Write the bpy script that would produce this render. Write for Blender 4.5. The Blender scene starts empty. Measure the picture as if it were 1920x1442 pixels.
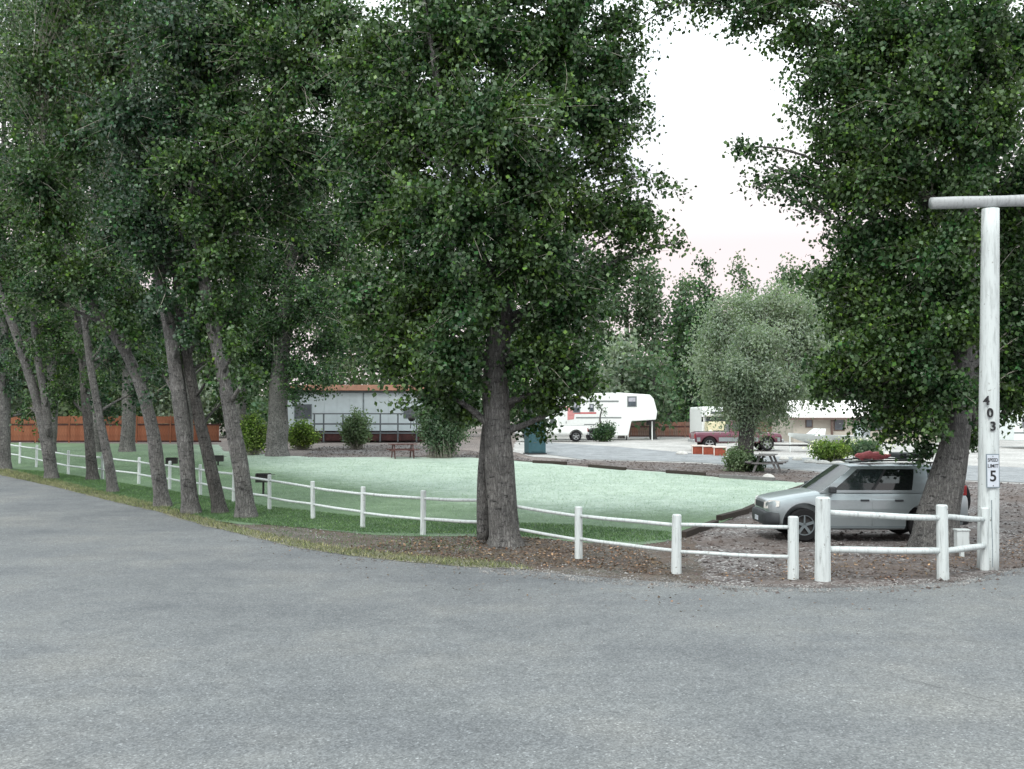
import bpy, bmesh, math, random
import numpy as np
from mathutils import Vector, Matrix, noise
from mathutils.geometry import delaunay_2d_cdt

random.seed(7)
RNG = np.random.default_rng(11)
SC = bpy.context.scene
COL = SC.collection

# ------------------------------------------------------------------ camera, sky, sun, exposure
FPX = 1868.0
PITCH = math.atan(62 / FPX)
CAMZ = 2.7
cam_d = bpy.data.cameras.new('camera')
cam_d.sensor_width = 36.0
cam_d.lens = 36.0 * FPX / 1920.0
cam_d.clip_end = 3000
cam_d.clip_start = 0.05
cam = bpy.data.objects.new('camera', cam_d)
cam.location = (0, 0, CAMZ)
cam.rotation_euler = (math.pi / 2 + PITCH, 0, 0)
COL.objects.link(cam)
SC.camera = cam

SUN_EL = math.radians(50)
SUN_AZ = math.radians(205)          # compass-like, from +Y clockwise: behind the camera, a little left
world = bpy.data.worlds.new('World')
SC.world = world
world.use_nodes = True
nt = world.node_tree
nt.nodes.clear()
w_out = nt.nodes.new('ShaderNodeOutputWorld')
w_bg = nt.nodes.new('ShaderNodeBackground')
w_bg.inputs['Strength'].default_value = 0.13
w_sky = nt.nodes.new('ShaderNodeTexSky')
w_sky.sky_type = 'NISHITA'
w_sky.sun_disc = False
w_sky.sun_elevation = SUN_EL
w_sky.sun_rotation = SUN_AZ
w_tc = nt.nodes.new('ShaderNodeTexCoord')
w_no = nt.nodes.new('ShaderNodeTexNoise')
w_no.inputs['Scale'].default_value = 2.6
w_no.inputs['Detail'].default_value = 5
w_rp = nt.nodes.new('ShaderNodeValToRGB')
w_rp.color_ramp.elements[0].position = 0.30
w_rp.color_ramp.elements[0].color = (0.3, 0.3, 0.3, 1)
w_rp.color_ramp.elements[1].position = 0.46
w_rp.color_ramp.elements[1].color = (1, 1, 1, 1)
w_mx = nt.nodes.new('ShaderNodeMix')
w_mx.data_type = 'RGBA'
w_mx.inputs['B'].default_value = (11.2, 11.9, 11.9, 1)
w_sep = nt.nodes.new('ShaderNodeSeparateXYZ')
w_cl = nt.nodes.new('ShaderNodeValToRGB')      # evening cloud: faint pink low down, white higher up
w_cl.color_ramp.elements[0].position = 0.17
w_cl.color_ramp.elements[0].color = (0.56, 0.45, 0.445, 1)
w_cl.color_ramp.elements[1].position = 0.42
w_cl.color_ramp.elements[1].color = (1, 1, 1, 1)
w_mul = nt.nodes.new('ShaderNodeMix')
w_mul.data_type = 'RGBA'
w_mul.blend_type = 'MULTIPLY'
w_mul.inputs['Factor'].default_value = 1
w_mul.inputs['A'].default_value = (10.9, 12.0, 12.3, 1)
nt.links.new(w_tc.outputs['Generated'], w_sep.inputs['Vector'])
nt.links.new(w_sep.outputs['Z'], w_cl.inputs['Fac'])
nt.links.new(w_cl.outputs['Color'], w_mul.inputs['B'])
nt.links.new(w_mul.outputs['Result'], w_mx.inputs['B'])
nt.links.new(w_tc.outputs['Generated'], w_no.inputs['Vector'])
nt.links.new(w_no.outputs['Fac'], w_rp.inputs['Fac'])
nt.links.new(w_rp.outputs['Color'], w_mx.inputs['Factor'])
nt.links.new(w_sky.outputs['Color'], w_mx.inputs['A'])
nt.links.new(w_mx.outputs['Result'], w_bg.inputs['Color'])
nt.links.new(w_bg.outputs['Background'], w_out.inputs['Surface'])

sun_d = bpy.data.lights.new('sun', 'SUN')
sun_d.energy = 1.5
sun_d.angle = math.radians(16)
sun_d.color = (1.0, 0.97, 0.92)
sun = bpy.data.objects.new('sun', sun_d)
sv = Vector((math.sin(SUN_AZ) * math.cos(SUN_EL), math.cos(SUN_AZ) * math.cos(SUN_EL), math.sin(SUN_EL)))
sun.rotation_euler = sv.to_track_quat('Z', 'Y').to_euler()
sun.location = (0, 0, 30)
COL.objects.link(sun)

SC.view_settings.view_transform = 'Standard'
SC.view_settings.look = 'None'
SC.view_settings.gamma = 1
SC.view_settings.use_curve_mapping = False
SC.view_settings.exposure = 0.44
SC.render.engine = 'CYCLES'
SC.cycles.max_bounces = 6
SC.cycles.diffuse_bounces = 3
SC.cycles.glossy_bounces = 2
SC.cycles.transmission_bounces = 4
SC.cycles.transparent_max_bounces = 8

# ------------------------------------------------------------------ measuring helpers
CP, SP = math.cos(PITCH), math.sin(PITCH)


def softplus(t, k):
    return k * math.log1p(math.exp(t / k)) if t / k < 30 else t


def H(x, y):
    """ground height: level near the road, rising gently to the far side of the camp"""
    return 0.0205 * (softplus(y - 25, 2.5) - softplus(y - 74, 4.0))


def Hn(y):
    t = (y - 25) / 2.5
    u = (y - 74) / 4.0
    return 0.0205 * (2.5 * np.logaddexp(0, t) - 4.0 * np.logaddexp(0, u))


def ray(px, py):
    u, v = (px - 960) / FPX, (721 - py) / FPX
    return Vector((u, CP - v * SP, SP + v * CP))


def at(px, py, d):
    """the point at ground distance d seen at photo pixel px, py"""
    r = ray(px, py)
    s = d / r.y
    return Vector((r.x * s, d, CAMZ + r.z * s))


def P(px, py):
    """the ground point seen at photo pixel px, py"""
    r = ray(px, py)
    d = 20.0
    for _ in range(60):
        dz = CAMZ - H(0, d)
        nd = dz * r.y / max(1e-5, -r.z)
        d = 0.5 * d + 0.5 * min(nd, 400)
    v = at(px, py, d)
    v.z = H(v.x, v.y)
    return v


def mpp(d):
    return d / FPX


# ------------------------------------------------------------------ materials
def M(name):
    m = bpy.data.materials.new(name)
    m.use_nodes = True
    return m, m.node_tree, m.node_tree.nodes['Principled BSDF']


def N(t, kind, **kw):
    n = t.nodes.new(kind)
    for k, v in kw.items():
        if k in n.inputs:
            n.inputs[k].default_value = v
        else:
            setattr(n, k, v)
    return n


def ramp(t, fac, stops):
    r = t.nodes.new('ShaderNodeValToRGB')
    e = r.color_ramp.elements
    while len(e) < len(stops):
        e.new(0.5)
    for i, (p, c) in enumerate(stops):
        e[i].position = p
        e[i].color = (*c, 1) if len(c) == 3 else c
    t.links.new(fac, r.inputs['Fac'])
    return r.outputs['Color']


def mixc(t, fac, a, b, blend='MIX'):
    m = t.nodes.new('ShaderNodeMix')
    m.data_type = 'RGBA'
    m.blend_type = blend
    for key, val in (('Factor', fac), ('A', a), ('B', b)):
        if isinstance(val, (int, float)):
            m.inputs[key].default_value = val
        elif isinstance(val, tuple):
            m.inputs[key].default_value = (*val, 1)
        else:
            t.links.new(val, m.inputs[key])
    return m.outputs['Result']


def bump(t, b, h, strength, dist):
    n = t.nodes.new('ShaderNodeBump')
    n.inputs['Strength'].default_value = strength
    n.inputs['Distance'].default_value = dist
    t.links.new(h, n.inputs['Height'])
    t.links.new(n.outputs['Normal'], b.inputs['Normal'])


def coords(t, scale=None):
    c = t.nodes.new('ShaderNodeTexCoord').outputs['Object']
    if scale:
        mp = t.nodes.new('ShaderNodeMapping')
        mp.inputs['Scale'].default_value = scale
        t.links.new(c, mp.inputs['Vector'])
        return mp.outputs['Vector']
    return c


def noise_tex(t, vec, scale, detail=4, rough=0.6):
    n = N(t, 'ShaderNodeTexNoise', Scale=scale, Detail=detail, Roughness=rough)
    t.links.new(vec, n.inputs['Vector'])
    return n.outputs['Fac']


def simple(name, c, rough=0.6, spec=0.5, metal=0.0, var=0.18, scale=6.0, bstr=0.0, c2=None, vec_scale=None):
    """one colour with soft wear"""
    m, t, b = M(name)
    v = coords(t, vec_scale)
    n = noise_tex(t, v, scale, 6, 0.65)
    dark = c2 or tuple(x * (1 - var * 1.6) for x in c)
    t.links.new(ramp(t, n, [(0.32, dark), (0.62, c)]), b.inputs['Base Color'])
    b.inputs['Roughness'].default_value = rough
    b.inputs['Specular IOR Level'].default_value = spec
    b.inputs['Metallic'].default_value = metal
    if bstr:
        bump(t, b, noise_tex(t, v, scale * 5, 4), bstr, 0.01)
    return m


def asphalt_mat():
    m, t, b = M('weathered_asphalt')
    v = coords(t)
    vo = N(t, 'ShaderNodeTexVoronoi', Scale=60.0)
    t.links.new(v, vo.inputs['Vector'])
    chip = ramp(t, vo.outputs['Color'], [(0.0, (0.10, 0.103, 0.106)), (0.5, (0.165, 0.17, 0.172)), (0.85, (0.225, 0.232, 0.236)), (1.0, (0.40, 0.41, 0.41))])
    vo2 = N(t, 'ShaderNodeTexVoronoi', Scale=28.0)
    t.links.new(v, vo2.inputs['Vector'])
    chip2 = ramp(t, vo2.outputs['Color'], [(0.0, (0.72, 0.72, 0.72)), (0.5, (0.97, 0.97, 0.97)), (0.96, (1.06, 1.06, 1.05)), (1.0, (1.4, 1.4, 1.38))])
    c = mixc(t, 0.8, chip, chip2, 'MULTIPLY')
    big = ramp(t, noise_tex(t, v, 0.33, 5, 0.6), [(0.3, (0.74, 0.76, 0.79)), (0.5, (0.96, 0.97, 0.98)), (0.7, (1.16, 1.13, 1.08))])
    c = mixc(t, 1.0, c, big, 'MULTIPLY')
    # faint tyre-polished tracks and oil patches, running along the road
    tv = coords(t, (0.09, 0.9, 1.0))
    tr = ramp(t, noise_tex(t, tv, 1.1, 3, 0.5), [(0.36, (0.8, 0.81, 0.84)), (0.5, (1, 1, 1)), (0.72, (1.1, 1.1, 1.07))])
    c = mixc(t, 0.4, c, tr, 'MULTIPLY')
    mid = ramp(t, noise_tex(t, v, 2.2, 8, 0.8), [(0.32, (0.82, 0.83, 0.84)), (0.66, (1.1, 1.1, 1.09))])
    c = mixc(t, 1.0, c, mid, 'MULTIPLY')
    # hairline cracks
    ck = N(t, 'ShaderNodeTexVoronoi', Scale=0.22, feature='DISTANCE_TO_EDGE')
    nz = N(t, 'ShaderNodeTexNoise', Scale=0.9, Detail=5)
    t.links.new(v, nz.inputs['Vector'])
    wv = mixc(t, 0.45, v, nz.outputs['Color'])
    t.links.new(wv, ck.inputs['Vector'])
    cr = ramp(t, ck.outputs['Distance'], [(0.0, (0.5, 0.5, 0.5)), (0.0035, (0.62, 0.62, 0.62)), (0.008, (1, 1, 1))])
    c = mixc(t, 0.1, c, cr, 'MULTIPLY')
    t.links.new(c, b.inputs['Base Color'])
    b.inputs['Roughness'].default_value = 0.8
    b.inputs['Specular IOR Level'].default_value = 0.4
    bump(t, b, vo.outputs['Distance'], 0.45, 0.006)
    return m


def ground_mat(name, cols, vscale, patch, rough=0.95, bstr=0.8, bdist=0.02, patch_c=None):
    """loose chips: a few colours picked per voronoi cell, with larger patches over them"""
    m, t, b = M(name)
    v = coords(t)
    vo = N(t, 'ShaderNodeTexVoronoi', Scale=vscale)
    t.links.new(v, vo.inputs['Vector'])
    sep = t.nodes.new('ShaderNodeSeparateColor')
    t.links.new(vo.outputs['Color'], sep.inputs['Color'])
    n = len(cols)
    c = ramp(t, sep.outputs['Red'], [(i / max(1, n - 1), k) for i, k in enumerate(cols)])
    pn = noise_tex(t, v, patch, 6, 0.7)
    if patch_c:
        f = ramp(t, pn, [(0.42, (0, 0, 0)), (0.62, (1, 1, 1))])
        c = mixc(t, f, c, patch_c)
    c = mixc(t, 1.0, c, ramp(t, noise_tex(t, v, patch * 3.3, 5, 0.7), [(0.3, (0.72, 0.72, 0.72)), (0.68, (1.2, 1.2, 1.2))]), 'MULTIPLY')
    t.links.new(c, b.inputs['Base Color'])
    b.inputs['Roughness'].default_value = rough
    b.inputs['Specular IOR Level'].default_value = 0.25
    bump(t, b, vo.outputs['Distance'], bstr, bdist)
    return m


def leaf_mat(name, c1, c2, under, yellow=None, gloss=0.42, trans=0.3, calm=False):
    m, t, b = M(name)
    g = t.nodes.new('ShaderNodeNewGeometry')
    v = coords(t)
    n = noise_tex(t, v, 0.8, 5, 0.7)
    f1 = ramp(t, n, [(0.42, (0, 0, 0)), (0.62, (1, 1, 1))])
    c = mixc(t, f1, c1, c2)
    rnd = ramp(t, g.outputs['Random Per Island'], [(0.0, (0.35, 0.38, 0.4)), (0.45, (0.8, 0.82, 0.82)), (0.78, (1.4, 1.35, 1.2)), (0.93, (2.4, 2.2, 1.9)), (1.0, (4.4, 3.8, 3.2))])
    if calm: rnd = ramp(t, g.outputs['Random Per Island'], [(0.0, (0.75, 0.75, 0.75)), (0.6, (1.05, 1.05, 1.05)), (1.0, (1.5, 1.45, 1.4))])
    c = mixc(t, 1.0, c, rnd, 'MULTIPLY')
    c = mixc(t, g.outputs['Backfacing'], c, mixc(t, 0.55, c, under))
    t.links.new(c, b.inputs['Base Color'])
    b.inputs['Roughness'].default_value = gloss
    b.inputs['Specular IOR Level'].default_value = 0.32
    tr = t.nodes.new('ShaderNodeBsdfTranslucent')
    tc = mixc(t, 1.0, c, (1.1, 1.35, 0.6), 'MULTIPLY')
    t.links.new(tc, tr.inputs['Color'])
    mx = t.nodes.new('ShaderNodeMixShader')
    mx.inputs['Fac'].default_value = trans
    o = t.nodes['Material Output']
    t.links.new(b.outputs['BSDF'], mx.inputs[1])
    t.links.new(tr.outputs['BSDF'], mx.inputs[2])
    t.links.new(mx.outputs['Shader'], o.inputs['Surface'])
    return m


def bark_mat(name, ca, cb, cc):
    m, t, b = M(name)
    v = coords(t, (1, 1, 0.2))
    vo = N(t, 'ShaderNodeTexVoronoi', Scale=25.0, feature='DISTANCE_TO_EDGE')
    nz = N(t, 'ShaderNodeTexNoise', Scale=7.0, Detail=7, Roughness=0.75)
    t.links.new(v, nz.inputs['Vector'])
    wv = mixc(t, 0.22, v, nz.outputs['Color'])
    t.links.new(wv, vo.inputs['Vector'])
    c = ramp(t, vo.outputs['Distance'], [(0.0, ca), (0.1, cb), (0.45, cc)])
    v2 = coords(t)
    c = mixc(t, 1.0, c, ramp(t, noise_tex(t, v2, 1.7, 6, 0.7), [(0.3, (0.6, 0.6, 0.6)), (0.65, (1.2, 1.18, 1.16))]), 'MULTIPLY')
    # dark knots and horizontal scars
    kv = coords(t, (1, 1, 2.6))
    c = mixc(t, 1.0, c, ramp(t, noise_tex(t, kv, 6.0, 4, 0.65), [(0.34, (0.3, 0.3, 0.3)), (0.43, (1, 1, 1)), (0.7, (1.15, 1.15, 1.12))]), 'MULTIPLY')
    t.links.new(c, b.inputs['Base Color'])
    b.inputs['Roughness'].default_value = 0.92
    b.inputs['Specular IOR Level'].default_value = 0.2
    bump(t, b, vo.outputs['Distance'], 1.0, 0.05)
    return m


def white_paint_mat(name, base=(0.56, 0.60, 0.595), wear=0.5):
    m, t, b = M(name)
    v = coords(t)
    lv = coords(t, (6, 6, 0.7))
    c = ramp(t, noise_tex(t, lv, 3.0, 6, 0.7), [(0.3, tuple(x * 0.6 for x in base)), (0.5, base), (0.8, tuple(min(.86, x * 1.06) for x in base))])
    spots = ramp(t, noise_tex(t, v, 15.0, 5, 0.6), [(0.29, (1, 1, 1)), (0.35, (0, 0, 0))])
    c = mixc(t, spots, c, (0.24, 0.24, 0.22))
    t.links.new(c, b.inputs['Base Color'])
    b.inputs['Roughness'].default_value = 0.65
    bump(t, b, noise_tex(t, lv, 9.0, 5), 0.35, 0.01)
    return m


def grass_mat(name='lawn_grass', stops=None):
    m, t, b = M(name)
    v = coords(t)
    n1 = noise_tex(t, v, 0.9, 8, 0.75)
    n2 = noise_tex(t, v, 9.0, 6, 0.8)
    pale = ramp(t, n1, [(0.3, (0.29, 0.365, 0.32)), (0.5, (0.37, 0.445, 0.395)), (0.7, (0.45, 0.52, 0.465))])  # bright sky sheen on the open lawn, painted into the colour
    shaded = ramp(t, n1, [(0.3, (0.062, 0.112, 0.052)), (0.5, (0.095, 0.155, 0.08)), (0.7, (0.15, 0.215, 0.13))])  # tree shade along the fence, painted into the grass colour
    at_ = N(t, 'ShaderNodeAttribute', attribute_name='shaded')
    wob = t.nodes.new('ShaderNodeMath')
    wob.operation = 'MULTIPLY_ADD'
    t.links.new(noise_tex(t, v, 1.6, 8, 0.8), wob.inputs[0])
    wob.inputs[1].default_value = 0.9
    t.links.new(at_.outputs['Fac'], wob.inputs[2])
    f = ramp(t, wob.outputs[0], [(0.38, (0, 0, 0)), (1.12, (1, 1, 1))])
    c = mixc(t, f, pale, shaded)
    c = mixc(t, 1.0, c, ramp(t, n2, [(0.3, (0.6, 0.66, 0.58)), (0.7, (1.35, 1.33, 1.3))]), 'MULTIPLY')
    t.links.new(c, b.inputs['Base Color'])
    b.inputs['Roughness'].default_value = 0.7
    b.inputs['Specular IOR Level'].default_value = 0.35
    b.inputs['Sheen Weight'].default_value = 0.06
    b.inputs['Sheen Roughness'].default_value = 0.5
    b.inputs['Sheen Tint'].default_value = (0.8, 1, 0.88, 1)
    bump(t, b, n2, 0.9, 0.03)
    return m


def glass_mat(name, tint, alpha=0.75, rough=0.05):
    m, t, b = M(name)
    b.inputs['Base Color'].default_value = (*tint, 1)
    b.inputs['Roughness'].default_value = rough
    b.inputs['Specular IOR Level'].default_value = 0.8
    b.inputs['Alpha'].default_value = alpha
    return m


def car_paint(name, c, metal=0.5, rough=0.32):
    m, t, b = M(name)
    v = coords(t)
    t.links.new(ramp(t, noise_tex(t, v, 2.2, 5, 0.7), [(0.3, tuple(x * 0.86 for x in c)), (0.65, c)]), b.inputs['Base Color'])
    b.inputs['Metallic'].default_value = metal
    b.inputs['Roughness'].default_value = rough
    b.inputs['Coat Weight'].default_value = 0.4
    b.inputs['Coat Roughness'].default_value = 0.08
    return m


MT = {}
MT['asphalt'] = asphalt_mat()
MT['ground'] = ground_mat('gravel_earth', [(0.10, 0.085, 0.075), (0.19, 0.165, 0.15), (0.27, 0.24, 0.225), (0.14, 0.10, 0.09), (0.36, 0.33, 0.31)], 24, 0.25)
MT['redgravel'] = ground_mat('reddish_gravel', [(0.06, 0.054, 0.052), (0.12, 0.108, 0.105), (0.19, 0.175, 0.172), (0.10, 0.075, 0.07), (0.155, 0.142, 0.138), (0.48, 0.47, 0.46)], 22, 0.4, patch_c=(0.125, 0.10, 0.09))
MT['lot'] = ground_mat('pale_gravel', [(0.3, 0.29, 0.275), (0.4, 0.39, 0.375), (0.47, 0.46, 0.445)], 14, 0.12, bstr=0.3)
MT['lane'] = ground_mat('old_grey_paving', [(0.2, 0.215, 0.225), (0.25, 0.26, 0.27), (0.31, 0.32, 0.325)], 22, 0.3, bstr=0.3)
MT['mulch'] = ground_mat('leaf_litter_soil', [(0.06, 0.055, 0.05), (0.125, 0.115, 0.105), (0.19, 0.18, 0.165), (0.11, 0.08, 0.065), (0.085, 0.09, 0.06)], 30, 0.7, patch_c=(0.105, 0.075, 0.06))
MT['dry'] = ground_mat('dry_verge', [(0.12, 0.13, 0.08), (0.2, 0.195, 0.14), (0.29, 0.275, 0.22), (0.15, 0.145, 0.11)], 26, 1.1)
MT['grass'] = grass_mat()
MT['bark'] = bark_mat('cottonwood_bark', (0.07, 0.067, 0.066), (0.2, 0.197, 0.193), (0.34, 0.337, 0.33))
MT['bark_dark'] = bark_mat('dark_bark', (0.035, 0.033, 0.032), (0.11, 0.106, 0.102), (0.19, 0.185, 0.18))
MT['twig'] = simple('pale_twig', (0.34, 0.32, 0.27), 0.8, 0.3, scale=20)
MT['leaf'] = leaf_mat('cottonwood_leaf', (0.015, 0.056, 0.018), (0.062, 0.115, 0.020), (0.12, 0.18, 0.10), gloss=0.36, trans=0.2)
MT['leaf_cool'] = leaf_mat('cool_green_leaf', (0.017, 0.060, 0.030), (0.046, 0.100, 0.034), (0.13, 0.17, 0.14), gloss=0.36, trans=0.2)
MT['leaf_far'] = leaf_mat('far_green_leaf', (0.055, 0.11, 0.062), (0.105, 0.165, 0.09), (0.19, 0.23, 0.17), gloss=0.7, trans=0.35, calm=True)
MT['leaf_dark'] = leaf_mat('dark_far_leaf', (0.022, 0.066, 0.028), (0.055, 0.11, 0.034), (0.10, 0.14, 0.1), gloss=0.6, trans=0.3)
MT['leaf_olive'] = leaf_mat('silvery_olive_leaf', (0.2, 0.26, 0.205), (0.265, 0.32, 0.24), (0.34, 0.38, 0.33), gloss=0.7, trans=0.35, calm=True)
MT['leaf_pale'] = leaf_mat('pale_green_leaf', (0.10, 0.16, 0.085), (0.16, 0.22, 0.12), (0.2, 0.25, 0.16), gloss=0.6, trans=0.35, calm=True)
MT['leaf_yellow'] = leaf_mat('yellow_green_leaf', (0.11, 0.19, 0.045), (0.2, 0.27, 0.07), (0.2, 0.25, 0.1), gloss=0.55, trans=0.4)
MT['blade'] = leaf_mat('grass_blade', (0.06, 0.125, 0.05), (0.10, 0.17, 0.075), (0.11, 0.17, 0.09), gloss=0.4, trans=0.35)
MT['blade_skylit'] = leaf_mat('skylit_grass_blade', (0.24, 0.32, 0.26), (0.33, 0.41, 0.35), (0.27, 0.35, 0.29), gloss=0.6, trans=0.3, calm=True)  # grass blades with the sky sheen of the open lawn in their colour
MT['blade_dry'] = leaf_mat('dry_blade', (0.11, 0.14, 0.075), (0.21, 0.205, 0.14), (0.3, 0.28, 0.18), gloss=0.6, trans=0.3)
MT['litter'] = leaf_mat('dead_leaf', (0.11, 0.065, 0.045), (0.15, 0.11, 0.075), (0.2, 0.13, 0.08), gloss=0.7, trans=0.1)
MT['stone'] = ground_mat('loose_stone', [(0.16, 0.15, 0.145), (0.25, 0.24, 0.23), (0.36, 0.35, 0.34)], 3.0, 2.0, bstr=0.2)
MT['stone_white'] = simple('whitish_rock', (0.58, 0.57, 0.54), 0.85, 0.2, scale=4, bstr=0.5)
MT['wpaint'] = white_paint_mat('white_painted_wood')
MT['beam'] = white_paint_mat('weathered_white_log', (0.40, 0.415, 0.42))
MT['black'] = simple('black_paint', (0.015, 0.015, 0.017), 0.5)
MT['iron'] = simple('blackened_iron', (0.03, 0.028, 0.027), 0.65, scale=12)
MT['timber'] = simple('dark_weathered_timber', (0.055, 0.045, 0.038), 0.85, 0.2, scale=5, bstr=0.5, vec_scale=(1, 6, 6))
MT['redwood'] = simple('red_stained_board', (0.27, 0.098, 0.052), 0.75, 0.3, var=0.3, scale=3, bstr=0.3, vec_scale=(8, 8, 1))
MT['redwood2'] = simple('red_stained_board_light', (0.31, 0.12, 0.066), 0.75, 0.3, var=0.3, scale=3, bstr=0.3, vec_scale=(8, 8, 1))
MT['oldfence'] = simple('brown_board', (0.2, 0.13, 0.1), 0.8, 0.3, var=0.35, scale=3, vec_scale=(8, 8, 1))
MT['oldfence2'] = simple('reddish_brown_board', (0.24, 0.12, 0.085), 0.8, 0.3, var=0.35, scale=3, vec_scale=(8, 8, 1))
MT['siding'] = simple('pale_blue_siding', (0.56, 0.63, 0.65), 0.6, var=0.08, scale=1.5)
MT['trim'] = simple('grey_trim', (0.2, 0.24, 0.25), 0.7)
MT['peach'] = simple('copper_toned_roof', (0.55, 0.29, 0.2), 0.7, var=0.2, scale=2)
MT['skirt'] = simple('dark_red_skirting', (0.07, 0.022, 0.02), 0.8, var=0.4, scale=3)
MT['deckrail'] = simple('grey_deck_rail', (0.13, 0.15, 0.16), 0.8)
MT['beige'] = simple('beige_wall', (0.46, 0.42, 0.36), 0.7, var=0.1, scale=1.2)
MT['roofw'] = simple('white_metal_roof', (0.8, 0.76, 0.75), 0.45, var=0.05, scale=1)
MT['fascia'] = simple('brown_fascia', (0.13, 0.085, 0.07), 0.7)
MT['picnic'] = simple('red_brown_table_wood', (0.13, 0.055, 0.05), 0.8, scale=5)
MT['greywood'] = simple('grey_table_wood', (0.17, 0.165, 0.165), 0.8, scale=5)
MT['teal'] = simple('teal_plastic', (0.035, 0.10, 0.12), 0.5, var=0.15)
MT['terra'] = simple('brick_red_block', (0.33, 0.075, 0.04), 0.8, var=0.2, scale=8)
MT['terra_edge'] = simple('white_block_edge', (0.75, 0.66, 0.6), 0.8, var=0.1)
MT['silver'] = car_paint('silver_paint', (0.34, 0.385, 0.4), 0.6, 0.3)
MT['silver_dk'] = car_paint('darker_silver_paint', (0.2, 0.235, 0.25), 0.5, 0.38)
MT['plastic'] = simple('grey_black_plastic', (0.035, 0.04, 0.045), 0.6)
MT['tyre'] = simple('tyre_rubber', (0.012, 0.012, 0.013), 0.85, 0.3, scale=20)
MT['alloy'] = simple('alloy_rim', (0.5, 0.52, 0.53), 0.35, metal=0.7)
MT['glass'] = glass_mat('car_glass', (0.025, 0.035, 0.036), 0.6)
MT['glass_dark'] = glass_mat('tinted_glass', (0.008, 0.01, 0.01), 0.94)
MT['seat'] = simple('dark_seat_cloth', (0.045, 0.045, 0.05), 0.9)
MT['lamp'] = simple('clear_lamp', (0.8, 0.78, 0.74), 0.15)
MT['redlamp'] = simple('red_lamp', (0.35, 0.02, 0.02), 0.25)
MT['redcloth'] = simple('pink_red_fabric', (0.62, 0.16, 0.17), 0.75, var=0.3, scale=5)
MT['rvwhite'] = simple('gloss_white_panel', (0.8, 0.82, 0.8), 0.35, var=0.04)
MT['rvgrey'] = simple('grey_stripe', (0.22, 0.24, 0.24), 0.5)
MT['rvred'] = simple('red_stripe', (0.55, 0.12, 0.12), 0.5)
MT['rvpink'] = simple('faded_red_graphic', (0.65, 0.28, 0.27), 0.5)
MT['winglass'] = simple('window_glass', (0.1, 0.12, 0.14), 0.12, 0.8, var=0.3, scale=2)
MT['winblind'] = simple('window_blind', (0.45, 0.45, 0.5), 0.6)
MT['cream'] = simple('cream_paint', (0.66, 0.6, 0.4), 0.4, var=0.06)
MT['maroon'] = car_paint('maroon_paint', (0.16, 0.05, 0.075), 0.3, 0.35)
MT['boat'] = simple('white_gelcoat', (0.75, 0.8, 0.79), 0.3, var=0.05)
MT['hull'] = simple('grey_hull', (0.25, 0.27, 0.28), 0.4)
MT['signface'] = simple('pale_sign_face', (0.58, 0.62, 0.68), 0.4, var=0.08)
MT['signedge'] = simple('grey_sign_edge', (0.2, 0.25, 0.28), 0.5)
MT['flower'] = leaf_mat('white_petal', (0.65, 0.65, 0.55), (0.7, 0.7, 0.6), (0.7, 0.7, 0.6), gloss=0.7, trans=0.3)


# ------------------------------------------------------------------ object helpers
def tag(o, label=None, cat=None, group=None, kind=None):
    if label: o['label'] = label
    if cat: o['category'] = cat
    if group: o['group'] = group
    if kind: o['kind'] = kind
    return o


def thing(name, label, cat, loc=(0, 0, 0), rz=0.0, group=None):
    o = bpy.data.objects.new(name, None)
    o.empty_display_size = 0.2
    o.location = loc
    o.rotation_euler = (0, 0, rz)
    COL.objects.link(o)
    return tag(o, label, cat, group)


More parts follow.
